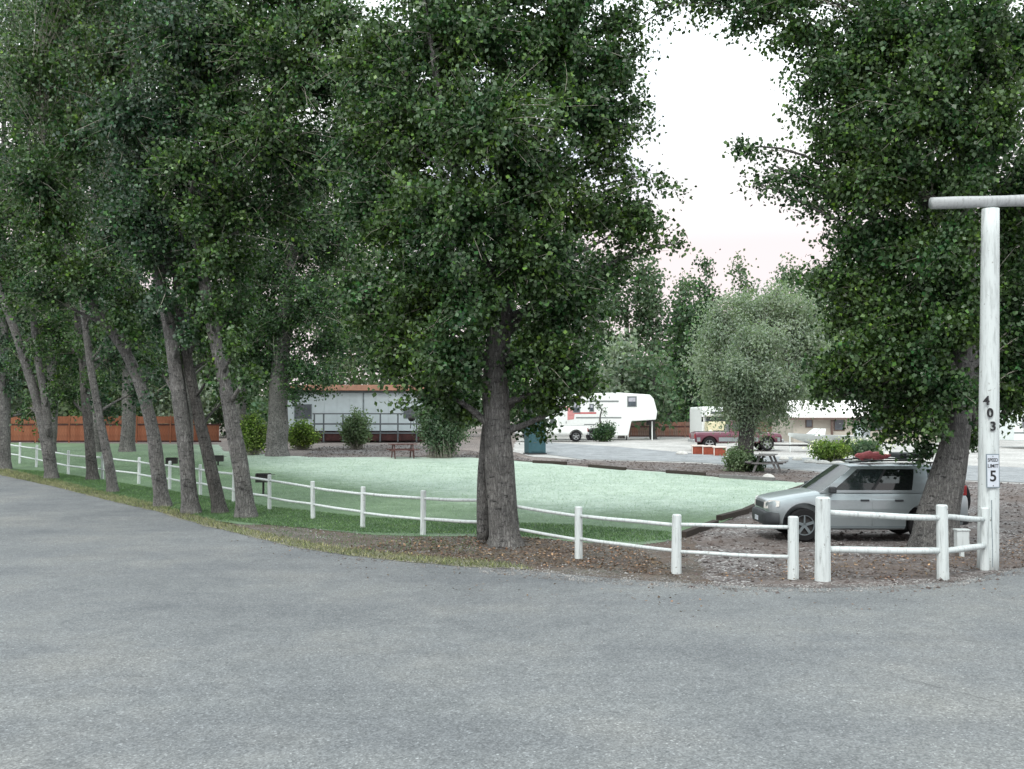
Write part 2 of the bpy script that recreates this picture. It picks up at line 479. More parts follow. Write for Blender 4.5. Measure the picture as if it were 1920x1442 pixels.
class MB:
    def __init__(self):
        self.v, self.f, self.mi = [], [], []

    def add(self, verts, faces, mi=0):
        n = len(self.v)
        self.v += [tuple(p) for p in verts]
        self.f += [tuple(i + n for i in q) for q in faces]
        self.mi += [mi] * len(faces)
        return self

    def box(self, x0, x1, y0, y1, z0, z1, mi=0):
        vs = [(x, y, z) for z in (z0, z1) for y in (y0, y1) for x in (x0, x1)]
        return self.add(vs, [(0, 2, 3, 1), (4, 5, 7, 6), (0, 1, 5, 4), (1, 3, 7, 5), (3, 2, 6, 7), (2, 0, 4, 6)], mi)

    def obox(self, a, b, w, h, mi=0):
        """bar from a to b, w wide, h high, centred"""
        a, b = Vector(a), Vector(b)
        d = (b - a).normalized()
        up = Vector((0, 0, 1)) if abs(d.z) < 0.95 else Vector((0, 1, 0))
        s = d.cross(up).normalized() * w / 2
        u = s.cross(d).normalized() * h / 2
        vs = [p + i * s + j * u for p in (a, b) for i, j in ((-1, -1), (1, -1), (1, 1), (-1, 1))]
        return self.add(vs, [(0, 1, 2, 3), (7, 6, 5, 4), (0, 4, 5, 1), (1, 5, 6, 2), (2, 6, 7, 3), (3, 7, 4, 0)], mi)

    def tube(self, pts, radii, sides=8, jit=0.0, cap=True, flute=0.0, seed=0, mi=0):
        pts = [Vector(p) for p in pts]
        n = len(pts)
        vs = []
        s = None
        for i, p in enumerate(pts):
            d = (pts[min(i + 1, n - 1)] - pts[max(i - 1, 0)])
            d = d.normalized() if d.length > 1e-9 else Vector((0, 0, 1))
            if s is None:
                ref = Vector((1, 0, 0)) if abs(d.x) < 0.8 else Vector((0, 1, 0))
                s = (ref - d * ref.dot(d)).normalized()
            else:
                s = (s - d * s.dot(d)).normalized()
            u = d.cross(s)
            for k in range(sides):
                a = 2 * math.pi * k / sides
                r = radii[i]
                if jit or flute:
                    q = Vector((math.cos(a) * 1.3 + seed, math.sin(a) * 1.3, p.z * 0.7 + seed * 3.1))
                    r *= 1 + jit * noise.noise(q) * 2
                    if flute:
                        r *= 1 + flute * (noise.noise(Vector((math.cos(a) * 4 + seed, math.sin(a) * 4, p.z * 0.9))))
                vs.append(p + (s * math.cos(a) + u * math.sin(a)) * r)
        fs = [(i * sides + k, i * sides + (k + 1) % sides, (i + 1) * sides + (k + 1) % sides, (i + 1) * sides + k) for i in range(n - 1) for k in range(sides)]
        if cap:
            fs.append(tuple(reversed(range(sides))))
            fs.append(tuple(range((n - 1) * sides, n * sides)))
        return self.add(vs, fs, mi)

    def cyl(self, a, b, r, sides=16, r2=None, mi=0):
        return self.tube([a, b], [r, r if r2 is None else r2], sides, mi=mi)

    def build(self, name, mats, parent=None, smooth=False, bevel=0.0):
        me = bpy.data.meshes.new(name)
        me.from_pydata(self.v, [], self.f)
        bm = bmesh.new()
        bm.from_mesh(me)
        bmesh.ops.recalc_face_normals(bm, faces=bm.faces)
        bm.to_mesh(me)
        bm.free()
        if not isinstance(mats, (list, tuple)): mats = [mats]
        for m in mats: me.materials.append(m)
        if len(mats) > 1: me.polygons.foreach_set('material_index', self.mi)
        if smooth:
            me.polygons.foreach_set('use_smooth', [True] * len(me.polygons))
        me.update()
        o = bpy.data.objects.new(name, me)
        COL.objects.link(o)
        if parent: o.parent = parent
        if bevel:
            b = o.modifiers.new('bevel', 'BEVEL')
            b.width = bevel
            b.segments = 2
            b.limit_method = 'ANGLE'
        return o


def np_mesh(name, verts, faces, mat, parent=None):
    """verts (n,3), faces (m,k) arrays"""
    me = bpy.data.meshes.new(name)
    m, k = faces.shape
    me.vertices.add(len(verts))
    me.vertices.foreach_set('co', verts.astype(np.float32).ravel())
    me.loops.add(m * k)
    me.loops.foreach_set('vertex_index', faces.astype(np.int32).ravel())
    me.polygons.add(m)
    me.polygons.foreach_set('loop_start', np.arange(0, m * k, k, dtype=np.int32))
    me.polygons.foreach_set('loop_total', np.full(m, k, dtype=np.int32))
    me.materials.append(mat)
    me.update(calc_edges=True)
    o = bpy.data.objects.new(name, me)
    COL.objects.link(o)
    if parent: o.parent = parent
    return o


def unit(a):
    return a / np.maximum(1e-9, np.linalg.norm(a, axis=1, keepdims=True))


def leaves_mesh(pos, size, droop=0.6, aspect=0.8):
    """each leaf a folded four-cornered blade"""
    n = len(pos)
    a = RNG.normal(size=(n, 3))
    a[:, 2] -= droop * 1.2
    a = unit(a)
    r = RNG.normal(size=(n, 3))
    b = unit(np.cross(a, r))
    c = np.cross(a, b)
    L = size * RNG.uniform(0.65, 1.25, (n, 1))
    W = L * aspect * 0.5
    fold = W * 0.35
    v = np.empty((n, 4, 3))
    v[:, 0] = pos
    v[:, 1] = pos + a * L * 0.42 + b * W + c * fold
    v[:, 2] = pos + a * L
    v[:, 3] = pos + a * L * 0.42 - b * W + c * fold
    f = np.arange(n * 4).reshape(n, 4)
    return v.reshape(-1, 3), f


def inside(pts, poly):
    """pts (n,2) in polygon [(x,y)...]"""
    x, y = pts[:, 0], pts[:, 1]
    r = np.zeros(len(pts), bool)
    j = len(poly) - 1
    for i in range(len(poly)):
        xi, yi = poly[i]
        xj, yj = poly[j]
        c = ((yi > y) != (yj > y)) & (x < (xj - xi) * (y - yi) / (yj - yi + 1e-12) + xi)
        r ^= c
        j = i
    return r


def wpoly(pix):
    return [(p.x, p.y) for p in (P(*q) for q in pix)]


def dense(poly, step, jit, seed=0.0, closed=True):
    out = []
    n = len(poly)
    for i in range(n if closed else n - 1):
        a, b = Vector((*poly[i], 0)), Vector((*poly[(i + 1) % n], 0))
        k = max(1, min(200, int((b - a).length / step)))
        for j in range(k):
            p = a.lerp(b, j / k)
            q = Vector((p.x * 1.1 + seed, p.y * 1.1, seed))
            o = noise.noise_vector(q) * jit + noise.noise_vector(q * 4) * jit * 0.5
            out.append((p.x + o.x, p.y + o.y))
    return out


def sheet(name, poly, off, mat, step=1.0, edge=0.35, jit=0.12, bumpy=0.0, kind='structure'):
    poly = dense(poly, edge, jit, seed=len(name) * 1.7)
    xs, ys = [p[0] for p in poly], [p[1] for p in poly]
    gx = np.arange(min(xs), max(xs), step)
    gy = np.arange(min(ys), max(ys), step)
    g = np.stack(np.meshgrid(gx, gy), -1).reshape(-1, 2) + RNG.uniform(-0.15, 0.15, (len(gx) * len(gy), 2)) * step
    g = g[inside(g, poly)]
    verts = [Vector(p) for p in poly] + [Vector(p) for p in g]
    edges = [(i, (i + 1) % len(poly)) for i in range(len(poly))]
    r = delaunay_2d_cdt(verts, edges, [], 1, 1e-4)
    v2, f2 = r[0], r[2]
    vs = []
    for p in v2:
        z = H(p.x, p.y) + off
        if bumpy: z += bumpy * (0.5 + 0.5 * noise.noise(Vector((p.x * 0.9, p.y * 0.9, 0))))
        vs.append((p.x, p.y, z))
    fs = []
    for f in f2:
        if len(f) < 3: continue
        a, b, c = (Vector((vs[k][0], vs[k][1])) for k in f[:3])
        fs.append(tuple(f) if (b - a).cross(c - a) > 0 else tuple(reversed(f)))
    me = bpy.data.meshes.new(name)
    me.from_pydata(vs, [], fs)
    me.polygons.foreach_set('use_smooth', [True] * len(me.polygons))
    me.materials.append(mat)
    o = bpy.data.objects.new(name, me)
    COL.objects.link(o)
    o['kind'] = kind
    return o


def sample_poly(poly, n):
    xs, ys = [p[0] for p in poly], [p[1] for p in poly]
    out = []
    tot = 0
    while tot < n:
        g = np.stack([RNG.uniform(min(xs), max(xs), n * 2), RNG.uniform(min(ys), max(ys), n * 2)], 1)
        g = g[inside(g, poly)]
        out.append(g)
        tot += len(g)
    return np.concatenate(out)[:n]


# ------------------------------------------------------------------ the ground
def build_ground():
    ys = np.concatenate([np.arange(-60, 110, 1.5), np.linspace(111, 1500, 40)])
    xs = np.concatenate([np.linspace(-1500, -90, 20), np.arange(-85, 86, 3.0), np.linspace(90, 1500, 20)])
    X, Y = np.meshgrid(xs, ys)
    Z = Hn(Y) - 0.03
    v = np.stack([X, Y, Z], -1).reshape(-1, 3)
    nx = len(xs)
    i, j = np.meshgrid(np.arange(len(ys) - 1), np.arange(nx - 1), indexing='ij')
    a = (i * nx + j).ravel()
    f = np.stack([a, a + 1, a + nx + 1, a + nx], 1)
    o = np_mesh('ground', v, f, MT['ground'])
    o['kind'] = 'structure'


build_ground()
ROAD_EDGE = [(-500, 822), (-160, 856), (0, 884), (110, 908), (200, 930), (300, 955), (380, 980), (470, 1003), (560, 1024), (650, 1038), (760, 1050), (880, 1060),
             (1000, 1071), (1120, 1082), (1280, 1093), (1420, 1100), (1540, 1103), (1700, 1098), (1800, 1090), (1880, 1073), (1935, 1060)]
re_w = wpoly(ROAD_EDGE)
road = re_w + [(17, 17.5), (40, 15), (60, 5), (60, -40), (-70, -40), (-70, 30)]
sheet('asphalt_road', road, 0.0, MT['asphalt'], 1.5, 0.12, 0.05)
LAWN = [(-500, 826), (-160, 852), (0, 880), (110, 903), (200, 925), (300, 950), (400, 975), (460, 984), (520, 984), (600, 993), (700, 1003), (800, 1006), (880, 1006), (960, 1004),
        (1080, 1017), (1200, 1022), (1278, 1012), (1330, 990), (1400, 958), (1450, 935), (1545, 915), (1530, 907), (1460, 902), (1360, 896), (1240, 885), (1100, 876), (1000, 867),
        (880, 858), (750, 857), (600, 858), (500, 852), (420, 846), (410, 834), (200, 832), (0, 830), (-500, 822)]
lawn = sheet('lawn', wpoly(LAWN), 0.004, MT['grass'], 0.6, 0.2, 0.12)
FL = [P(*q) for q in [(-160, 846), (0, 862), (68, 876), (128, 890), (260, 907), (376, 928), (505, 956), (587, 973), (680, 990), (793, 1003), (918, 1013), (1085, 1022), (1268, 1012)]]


def shade_amount(x, y):  # amount of tree shade painted into the lawn, fading away from the fence
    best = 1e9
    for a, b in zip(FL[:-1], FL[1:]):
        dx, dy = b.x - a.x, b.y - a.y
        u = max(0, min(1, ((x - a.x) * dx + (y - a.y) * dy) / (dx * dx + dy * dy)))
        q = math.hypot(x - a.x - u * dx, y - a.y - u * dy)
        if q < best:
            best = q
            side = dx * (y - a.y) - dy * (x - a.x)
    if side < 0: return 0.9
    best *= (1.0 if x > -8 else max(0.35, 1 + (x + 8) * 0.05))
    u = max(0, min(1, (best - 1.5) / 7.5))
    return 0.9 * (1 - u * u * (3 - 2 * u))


la = lawn.data.attributes.new('shaded', 'FLOAT', 'POINT')
la.data.foreach_set('value', [shade_amount(v.co.x, v.co.y) for v in lawn.data.vertices])
MULCH = [(440, 980), (520, 984), (600, 992), (700, 1001), (800, 1003), (880, 1002), (960, 1000), (1080, 1013), (1200, 1018), (1278, 1004), (1310, 1040), (1335, 1108), (1120, 1094), (1000, 1083), (880, 1072), (760, 1062), (650, 1050), (560, 1036), (470, 1012)]
sheet('soil_strip', wpoly(MULCH), -0.003, MT['mulch'], 0.8, 0.2, 0.25)
REDG = [(1000, 864), (1090, 862), (1300, 868), (1500, 882), (1600, 893), (2100, 915), (2200, 1060), (1935, 1074), (1880, 1088), (1800, 1104), (1700, 1112), (1540, 1115), (1280, 1108), (1276, 1006),
        (1330, 990), (1400, 958), (1450, 935), (1530, 912), (1460, 900), (1360, 894), (1240, 883), (1100, 873)]
sheet('reddish_gravel_bed', wpoly(REDG), -0.006, MT['redgravel'], 1.0, 0.3, 0.1)
REDG2 = [(560, 858), (600, 838), (760, 832), (800, 838), (960, 852), (1010, 866), (880, 857)]
sheet('gravel_patch', wpoly(REDG2), 0.0, MT['redgravel'], 1.0, 0.3, 0.1)
LOT = [(960, 846), (1000, 856), (1090, 862), (1300, 868), (1500, 882), (1600, 893), (2100, 915), (2600, 900), (2400, 812), (980, 812)]
sheet('gravel_lot', wpoly(LOT), -0.012, MT['lot'], 2.0, 0.5, 0.15)
LANE = [(985, 846), (1090, 861), (1300, 866), (1500, 881), (1600, 892), (2100, 912), (2200, 888), (1700, 868), (1480, 857), (1300, 850), (1160, 838), (1000, 828)]
sheet('lane', wpoly(LANE), 0.004, MT['lane'], 2.0, 0.5, 0.12)
verge_px = [(-160, 850), (0, 878), (110, 902), (200, 925), (300, 948), (380, 972), (470, 994), (560, 1015), (650, 1029), (760, 1041), (880, 1051), (940, 1056)]
VERGE = verge_px + [(1010, 1069)] + [(x, y + 13) for x, y in reversed(verge_px[:-1])]
sheet('dry_verge', wpoly(VERGE), 0.007, MT['dry'], 0.5, 0.15, 0.07)


def blades(name, poly, n, h, mat, label, zoff=0.03, lean=0.5):
    p = sample_poly(poly, n)
    base = np.column_stack([p, Hn(p[:, 1]) + zoff])
    a = RNG.uniform(0, 2 * np.pi, n)
    w = h * 0.13
    sx = np.column_stack([np.cos(a), np.sin(a), np.zeros(n)]) * w
    hh = h * RNG.uniform(0.5, 1.4, (n, 1))
    tip = base + np.column_stack([RNG.normal(size=n) * lean, RNG.normal(size=n) * lean, np.ones(n)]) * hh
    v = np.stack([base - sx, base + sx, tip], 1).reshape(-1, 3)
    o = np_mesh(name, v, np.arange(n * 3).reshape(n, 3), mat)
    return tag(o, label, 'grass', kind='stuff')


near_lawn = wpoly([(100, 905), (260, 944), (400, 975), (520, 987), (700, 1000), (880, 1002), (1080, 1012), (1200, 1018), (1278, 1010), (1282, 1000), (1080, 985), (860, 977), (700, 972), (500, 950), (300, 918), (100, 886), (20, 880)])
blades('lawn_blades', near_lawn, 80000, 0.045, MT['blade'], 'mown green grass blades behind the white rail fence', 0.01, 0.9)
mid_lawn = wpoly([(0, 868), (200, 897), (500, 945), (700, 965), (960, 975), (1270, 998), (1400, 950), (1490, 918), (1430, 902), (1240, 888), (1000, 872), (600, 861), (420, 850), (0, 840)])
blades('skylit_lawn_blades', mid_lawn, 42000, 0.045, MT['blade_skylit'], 'short grass of the open middle of the lawn, sky sheen in its colour', 0.005, 0.9)
blades('verge_blades', wpoly(VERGE), 26000, 0.07, MT['blade_dry'], 'dry yellowish grass along the asphalt edge', 0.01, 0.8)
blades('soil_blades', wpoly([(440, 975), (600, 990), (800, 1003), (900, 1010), (900, 1040), (700, 1030), (560, 1015)]), 1500, 0.05, MT['blade'], 'sparse grass on the soil strip by the road', 0.0, 0.8)


def stones(name, poly, n, smin, smax, mat, label, zoff=0.0):
    p = sample_poly(poly, n)
    s = RNG.uniform(0, 1, n) ** 3 * (smax - smin) + smin
    c = np.column_stack([p, Hn(p[:, 1]) + zoff + s * 0.25])
    o6 = np.array([(1, 0, 0), (0, 1, 0), (-1, 0, 0), (0, -1, 0), (0, 0, 0.7), (0, 0, -0.7)], float)
    v = c[:, None, :] + o6[None] * s[:, None, None] * RNG.uniform(0.6, 1.3, (n, 6, 1)) + RNG.normal(size=(n, 6, 3)) * s[:, None, None] * 0.15
    ft = np.array([(0, 1, 4), (1, 2, 4), (2, 3, 4), (3, 0, 4), (1, 0, 5), (2, 1, 5), (3, 2, 5), (0, 3, 5)])
    f = (np.arange(n)[:, None, None] * 6 + ft[None]).reshape(-1, 3)
    o = np_mesh(name, v.reshape(-1, 3), f, mat)
    return tag(o, label, 'gravel', kind='stuff')


edge_band = [(900, 1062), (1000, 1068), (1120, 1078), (1280, 1089), (1420, 1096), (1540, 1097), (1700, 1092), (1800, 1084), (1880, 1068), (1960, 1050), (1960, 1072), (1880, 1083), (1800, 1099), (1700, 1106), (1540, 1112), (1420, 1109), (1280, 1104), (1120, 1094), (1000, 1084), (900, 1074)]
stones('edge_gravel', wpoly(edge_band), 4200, 0.006, 0.026, MT['stone'], 'loose pale gravel along the asphalt edge below the fence')
stones('bed_gravel', wpoly(REDG), 9000, 0.012, 0.06, MT['redgravel'], 'coarse reddish gravel under and around the silver car', -0.01)
stones('bed_gravel', wpoly(REDG2), 1500, 0.02, 0.07, MT['redgravel'], 'reddish gravel in front of the mobile home deck', 0.0)
stones('soil_gravel', wpoly(MULCH), 3500, 0.006, 0.03, MT['stone'], 'small stones on the soil strip by the road', 0.0)
stones('road_grit', wpoly([(560, 1034), (900, 1070), (1300, 1102), (1540, 1112), (1700, 1106), (1900, 1085), (1920, 1180), (1400, 1260), (700, 1160), (400, 1040)]), 1800, 0.003, 0.012, MT['stone'], 'loose grit scattered over the asphalt')


def litter(name, poly, n, size, label, zoff=0.015):
    p = sample_poly(poly, n)
    pos = np.column_stack([p, Hn(p[:, 1]) + zoff + RNG.uniform(0, 0.012, n)])
    a = RNG.normal(size=(n, 3))
    a[:, 2] *= 0.25
    a = unit(a)
    b = unit(np.cross(a, np.tile([0, 0, 1.0], (n, 1)) + RNG.normal(size=(n, 3)) * 0.25))
    L = size * RNG.uniform(0.6, 1.3, (n, 1))
    v = np.stack([pos, pos + a * L * .45 + b * L * .35, pos + a * L, pos + a * L * .45 - b * L * .35], 1).reshape(-1, 3)
    o = np_mesh(name, v, np.arange(n * 4).reshape(n, 4), MT['litter'])
    return tag(o, label, 'leaves', kind='stuff')


litter('fallen_leaves', wpoly([(760, 1012), (880, 1005), (1000, 1008), (1100, 1020), (1200, 1030), (1280, 1082), (1100, 1068), (950, 1056), (800, 1046), (640, 1030)]), 4500, 0.06, 'reddish brown fallen leaves around the big centre trunk')
litter('fallen_leaves', wpoly([(1560, 1040), (1740, 1020), (1830, 1040), (1960, 980), (1960, 1048), (1860, 1066), (1700, 1088), (1400, 1090), (1300, 1085)]), 2500, 0.05, 'brown fallen leaves by the right fence and gate post')


litter('road_leaves', wpoly([(480, 1012), (900, 1070), (1300, 1104), (1540, 1112), (1900, 1080), (1920, 1130), (1300, 1160), (700, 1090), (400, 1010)]), 260, 0.045, 'stray dry leaves blown onto the edge of the asphalt', 0.006)
MT['crack'] = simple('tar_dark_crack', (0.11, 0.113, 0.115), 0.9)


def crack(pix, w, seed):
    pts = [P(*q) for q in pix]
    vs, fs = [], []
    line = []
    for a, b in zip(pts[:-1], pts[1:]):
        k = max(2, int((b - a).length / 0.12))
        for i in range(k):
            line.append(a.lerp(b, i / k))
    for i, p in enumerate(line):
        q = Vector((p.x * 0.9 + seed, p.y * 0.9, seed))
        o = noise.noise_vector(q) * 0.22 + noise.noise_vector(q * 6) * 0.05
        d = (line[min(i + 1, len(line) - 1)] - line[max(i - 1, 0)]).normalized()
        s_ = Vector((-d.y, d.x, 0)) * w * (0.45 + 0.9 * abs(noise.noise(q * 5)))
        c = Vector((p.x + o.x, p.y + o.y, H(p.x, p.y) + 0.004))
        vs += [c - s_, c + s_]
    fs = [(2 * i, 2 * i + 2, 2 * i + 3, 2 * i + 1) for i in range(len(line) - 1)]
    o = MB().add(vs, fs).build('road_crack', MT['crack'])
    o['kind'] = 'structure'


crack([(1480, 1232), (1700, 1280), (1960, 1335)], 0.004, 1.0)
crack([(1680, 1188), (1800, 1198), (1960, 1212)], 0.006, 4.0)
crack([(-40, 1300), (160, 1262), (330, 1270)], 0.005, 9.0)

# ------------------------------------------------------------------ trees
def bez(p0, p1, p2, t):
    t = np.asarray(t)[..., None]
    return (1 - t) ** 2 * p0 + 2 * (1 - t) * t * p1 + t ** 2 * p2


def smooth_path(pts, n):
    """Catmull-Rom through rows of pts (k, c)"""
    pts = np.asarray(pts, float)
    k = len(pts)
    ext = np.vstack([2 * pts[0] - pts[1], pts, 2 * pts[-1] - pts[-2]])
    out = []
    for i in range(n):
        u = i / (n - 1) * (k - 1)
        s = min(int(u), k - 2)
        t = u - s
        a, b, c, d = ext[s:s + 4]
        out.append(0.5 * ((2 * b) + (-a + c) * t + (2 * a - 5 * b + 4 * c - d) * t * t + (-a + 3 * b - 3 * c + d) * t ** 3))
    return np.array(out)


def tube_np(store, pts, r0, r1, sides=3):
    """quick small twig"""
    n = len(pts)
    d = pts[-1] - pts[0]
    ref = np.array([0.3, 0.9, 0.1])
    s = np.cross(d, ref)
    s /= np.linalg.norm(s) + 1e-9
    u = np.cross(d, s)
    u /= np.linalg.norm(u) + 1e-9
    ang = np.arange(sides) * 2 * np.pi / sides
    ring = np.cos(ang)[:, None] * s + np.sin(ang)[:, None] * u
    rr = np.linspace(r0, r1, n)
    v = pts[:, None, :] + ring[None] * rr[:, None, None]
    base = store['n']
    k = np.arange(sides)
    i = np.arange(n - 1)[:, None]
    f = np.stack([i * sides + k, i * sides + (k + 1) % sides, (i + 1) * sides + (k + 1) % sides, (i + 1) * sides + k], -1).reshape(-1, 4) + base
    store['v'].append(v.reshape(-1, 3))
    store['f'].append(f)
    store['n'] += n * sides


def tree(name, label, cat, trunk, blobs, leaf, leaf_size, sprays, per, bark='bark', d=None, limbs=(), group=None, spread=0.13, flare=1.5, sides=22, twig_r=0.011, seed=0, extra_trunks=(), droop=0.6, aspect=0.8, tseg=3):
    """trunk: [(px, py, width_px, depth_offset)], first row on the ground.
    blobs: [(px, py, rx_px, rz_px, depth_offset, density)] leaf masses."""
    base = P(trunk[0][0], trunk[0][1])
    if d is None: d = base.y
    k = mpp(d)
    rows = []
    for i, q in enumerate(trunk):
        w = at(q[0], q[1], d + (q[3] if len(q) > 3 else 0))
        rows.append((w.x, w.y, w.z, q[2] * k / 2))
    rows[0] = (base.x, base.y, H(base.x, base.y), rows[0][3])
    path = smooth_path(rows, 26)
    root = thing(name, label, cat, (base.x, base.y, H(base.x, base.y)), 0, group)
    o3 = np.array(root.location)
    mb = MB()
    rad = [max(0.02, r[3]) for r in path]
    pts = [np.array(r[:3]) - o3 for r in path]
    # root flare, sunk slightly into the ground
    pts = [pts[0] - np.array([0, 0, 0.25])] + pts
    rad = [rad[0] * flare] + rad
    rad[1] *= 1 + (flare - 1) * 0.45
    mb.tube(pts, rad, sides, jit=0.07, flute=0.16, seed=seed + 1.3)
    mb.build('trunk', MT[bark], root, smooth=True)
    for et in extra_trunks:
        er = []
        for q in et:
            w = at(q[0], q[1], d + (q[3] if len(q) > 3 else 0))
            er.append((w.x, w.y, w.z, q[2] * k / 2))
        ep = smooth_path(er, 16)
        mb = MB()
        mb.tube([np.array(r[:3]) - o3 for r in ep], [max(0.02, r[3]) for r in ep], 12, jit=0.08, flute=0.15, seed=seed + 4.4)
        mb.build('stem', MT[bark], root, smooth=True)
    paths = [path]
    for lb in limbs:
        lr = []
        for q in lb:
            w = at(q[0], q[1], d + (q[3] if len(q) > 3 else 0))
            lr.append((w.x, w.y, w.z, q[2] * k / 2))
        lp = smooth_path(lr, 16)
        paths.append(lp)
        mb = MB()
        mb.tube([np.array(r[:3]) - o3 for r in lp], [max(0.015, r[3]) for r in lp], 10, jit=0.08, flute=0.1, seed=seed + 2.2)
        mb.build('limb', MT[bark], root, smooth=True)
    allp = np.vstack(paths)
    tw = {'v': [], 'f': [], 'n': 0}
    lm = MB()
    leafpos = []
    zmin = path[:, 2].min()
    for (bx, by, rx, rz, dd, dens) in blobs:
        c = np.array(at(bx, by, d + dd))
        R = np.array([rx * k, 0.5 * (rx + rz) * k, rz * k])
        # limb from the trunk out to the mass
        hd = np.linalg.norm(allp[:, :2] - c[:2], axis=1)
        want = c[2] - 0.55 * hd
        cost = np.abs(allp[:, 2] - want) + 0.35 * hd
        cost[allp[:, 2] < zmin + (3.6 if path[0, 3] > 0.36 else 2.2)] += 6
        j = int(np.argmin(cost))
        s0, r0 = allp[j, :3], allp[j, 3]
        arch = 0.5 if (by < 90 and hd[j] > 3) else 0.12
        mid = 0.5 * (s0 + c) + np.array([0, 0, arch * np.linalg.norm(c - s0)]) + RNG.normal(size=3) * 0.12 * np.linalg.norm(c - s0)
        tl = np.linspace(0, 1, 9)
        lp = bez(s0, mid, c + (c - mid) * 0.02, tl)
        lr = np.linspace(min(0.09, max(0.03, r0 * 0.4)), 0.014, 9)
        lm.tube([p - o3 for p in lp], list(lr), 6, jit=0.1, seed=seed)
        ns = max(3, int(sprays * dens * (rx * rz) / (100 * 100)))
        for _ in range(ns):
            u = RNG.normal(size=3)
            u /= np.linalg.norm(u)
            e = c + u * R * (RNG.uniform(0, 1) ** (1 / 2.2) * RNG.choice([0.85, 1.0, 1.25, 1.5], p=[.3, .4, .2, .1]))
            e[2] -= RNG.uniform(0, .35) * R[2] * 0.5
            tt = RNG.uniform(0.3, 1.0)
            s = bez(s0, mid, c + (c - mid) * 0.02, np.array([tt]))[0]
            L = np.linalg.norm(e - s)
            if L > 3.0:
                s = e + (s - e) * (3.0 / L)
                L = 3.0
            m2 = 0.5 * (s + e) + np.array([0, 0, 0.18 * L]) + RNG.normal(size=3) * 0.1 * L
            tp = bez(s, m2, e, np.linspace(0, 1, tseg))
            tube_np(tw, tp - o3, twig_r, twig_r * 0.4)
            nl = max(4, int(per * RNG.uniform(0.5, 1.5)))
            t = RNG.uniform(0.25, 1.05, nl)
            lpnt = bez(s, m2, e, t) + RNG.normal(size=(nl, 3)) * spread * (0.6 + 0.4 * t[:, None])
            leafpos.append(lpnt - o3)
    if leafpos:
        lo = lm.build('branches', MT[bark], root, smooth=True)
        lo['kind'] = 'stuff'
        to = np_mesh('twigs', np.vstack(tw['v']), np.vstack(tw['f']), MT['twig'], root)
        to['kind'] = 'stuff'
        lv, lf = leaves_mesh(np.vstack(leafpos), leaf_size, droop, aspect)
        lv[:, 2] = np.maximum(lv[:, 2], 0.03)
        co = np_mesh('crown', lv, lf, MT[leaf], root)
        co['kind'] = 'stuff'
    return root


LS, PER = 0.117, 56
def W(rows):
    return [(r[0], r[1], r[2] * TW, *r[3:]) for r in rows]


TW = 0.74
# --- the leaning row along the road, left to right
G_ROW = 'cottonwoods leaning over the road on the left'
tree('cottonwood_tree', 'grey cottonwood trunk cut by the left edge of the photo', 'tree',
     W([(8, 880, 34), (4, 780, 30), (-8, 660, 27), (-30, 500, 22), (-60, 300, 16)]),
     [(-60, 480, 110, 110, 0, 1), (-30, 300, 120, 120, 1, 1), (20, 120, 130, 120, 0, 1), (10, 640, 60, 70, 1, 1), (-60, 60, 140, 120, 0, 1), (30, 720, 40, 45, 0.5, 1), (60, 770, 30, 30, 1, 1), (15, 560, 60, 60, -1, 1), (-5, 560, 45, 50, -1.2, .8), (5, 680, 35, 40, -1.2, .8)], 'leaf_cool', LS, 75, PER, seed=1, group=G_ROW)
tree('cottonwood_tree', 'forked leaning cottonwood, second trunk from the left, stems parting above head height', 'tree',
     W([(97, 898, 32), (88, 830, 29), (72, 760, 24), (50, 690, 20), (28, 620, 19), (5, 560, 17), (-30, 460, 12)]),
     [(30, 520, 90, 80, 1, 1), (-10, 400, 100, 90, 0, 1), (80, 330, 110, 110, 1, 1), (60, 180, 120, 110, 0, 1), (100, 20, 130, 110, 1, 1), (110, 610, 70, 60, 1, 1), (55, 770, 42, 45, 1, 1), (120, 720, 45, 50, .8, 1), (40, 660, 50, 40, 1.2, 1), (100, 480, 90, 70, 1, 1), (30, 560, 50, 45, -1.2, .8), (60, 640, 40, 35, -1.2, .8), (95, 720, 30, 30, -1.2, .8)], 'leaf', LS, 75, PER, seed=2, group=G_ROW,
     limbs=[[(90, 820, 18), (84, 750, 15), (72, 680, 13), (62, 590, 11), (60, 480, 8)]])
tree('cottonwood_tree', 'dark straight cottonwood trunk, third from the left', 'tree',
     W([(174, 900, 30), (168, 830, 24), (160, 740, 22), (152, 650, 19), (140, 560, 16), (120, 440, 12)]),
     [(150, 520, 80, 80, 1.5, 1), (140, 400, 100, 90, 1, 1), (180, 270, 110, 100, 0.5, 1), (150, 130, 120, 110, 1, 1), (210, 20, 120, 90, 1, 1), (120, 650, 60, 60, 1, 1), (195, 620, 60, 60, 1, 1), (190, 720, 40, 40, 1.2, .9), (140, 750, 30, 40, 1.2, 1), (230, 480, 80, 70, 1, 1), (150, 560, 50, 50, -1.2, .8), (145, 640, 42, 40, -1.2, .8), (175, 700, 30, 30, -1.2, .8)], 'leaf', LS, 75, PER, 'bark_dark', seed=3, group=G_ROW)
tree('cottonwood_tree', 'slim cottonwood trunk, fourth from the left, beside the dark straight one', 'tree',
     W([(212, 923, 27), (202, 860, 22), (188, 790, 19), (172, 700, 17), (158, 600, 15), (150, 520, 12)]),
     [(205, 560, 70, 70, 0.5, 1), (230, 430, 90, 90, 0, 1), (210, 680, 42, 60, 0.8, .7), (250, 300, 100, 90, 0, 1), (205, 760, 40, 35, 0.6, 1), (260, 180, 100, 90, 1, 1), (250, 640, 55, 60, 1, 1), (260, 740, 35, 40, 1, .8), (260, 540, 70, 60, .5, 1), (180, 560, 45, 45, -1.2, .8), (215, 630, 40, 40, -1.2, .8)], 'leaf_cool', LS, 75, PER, seed=4, group=G_ROW)
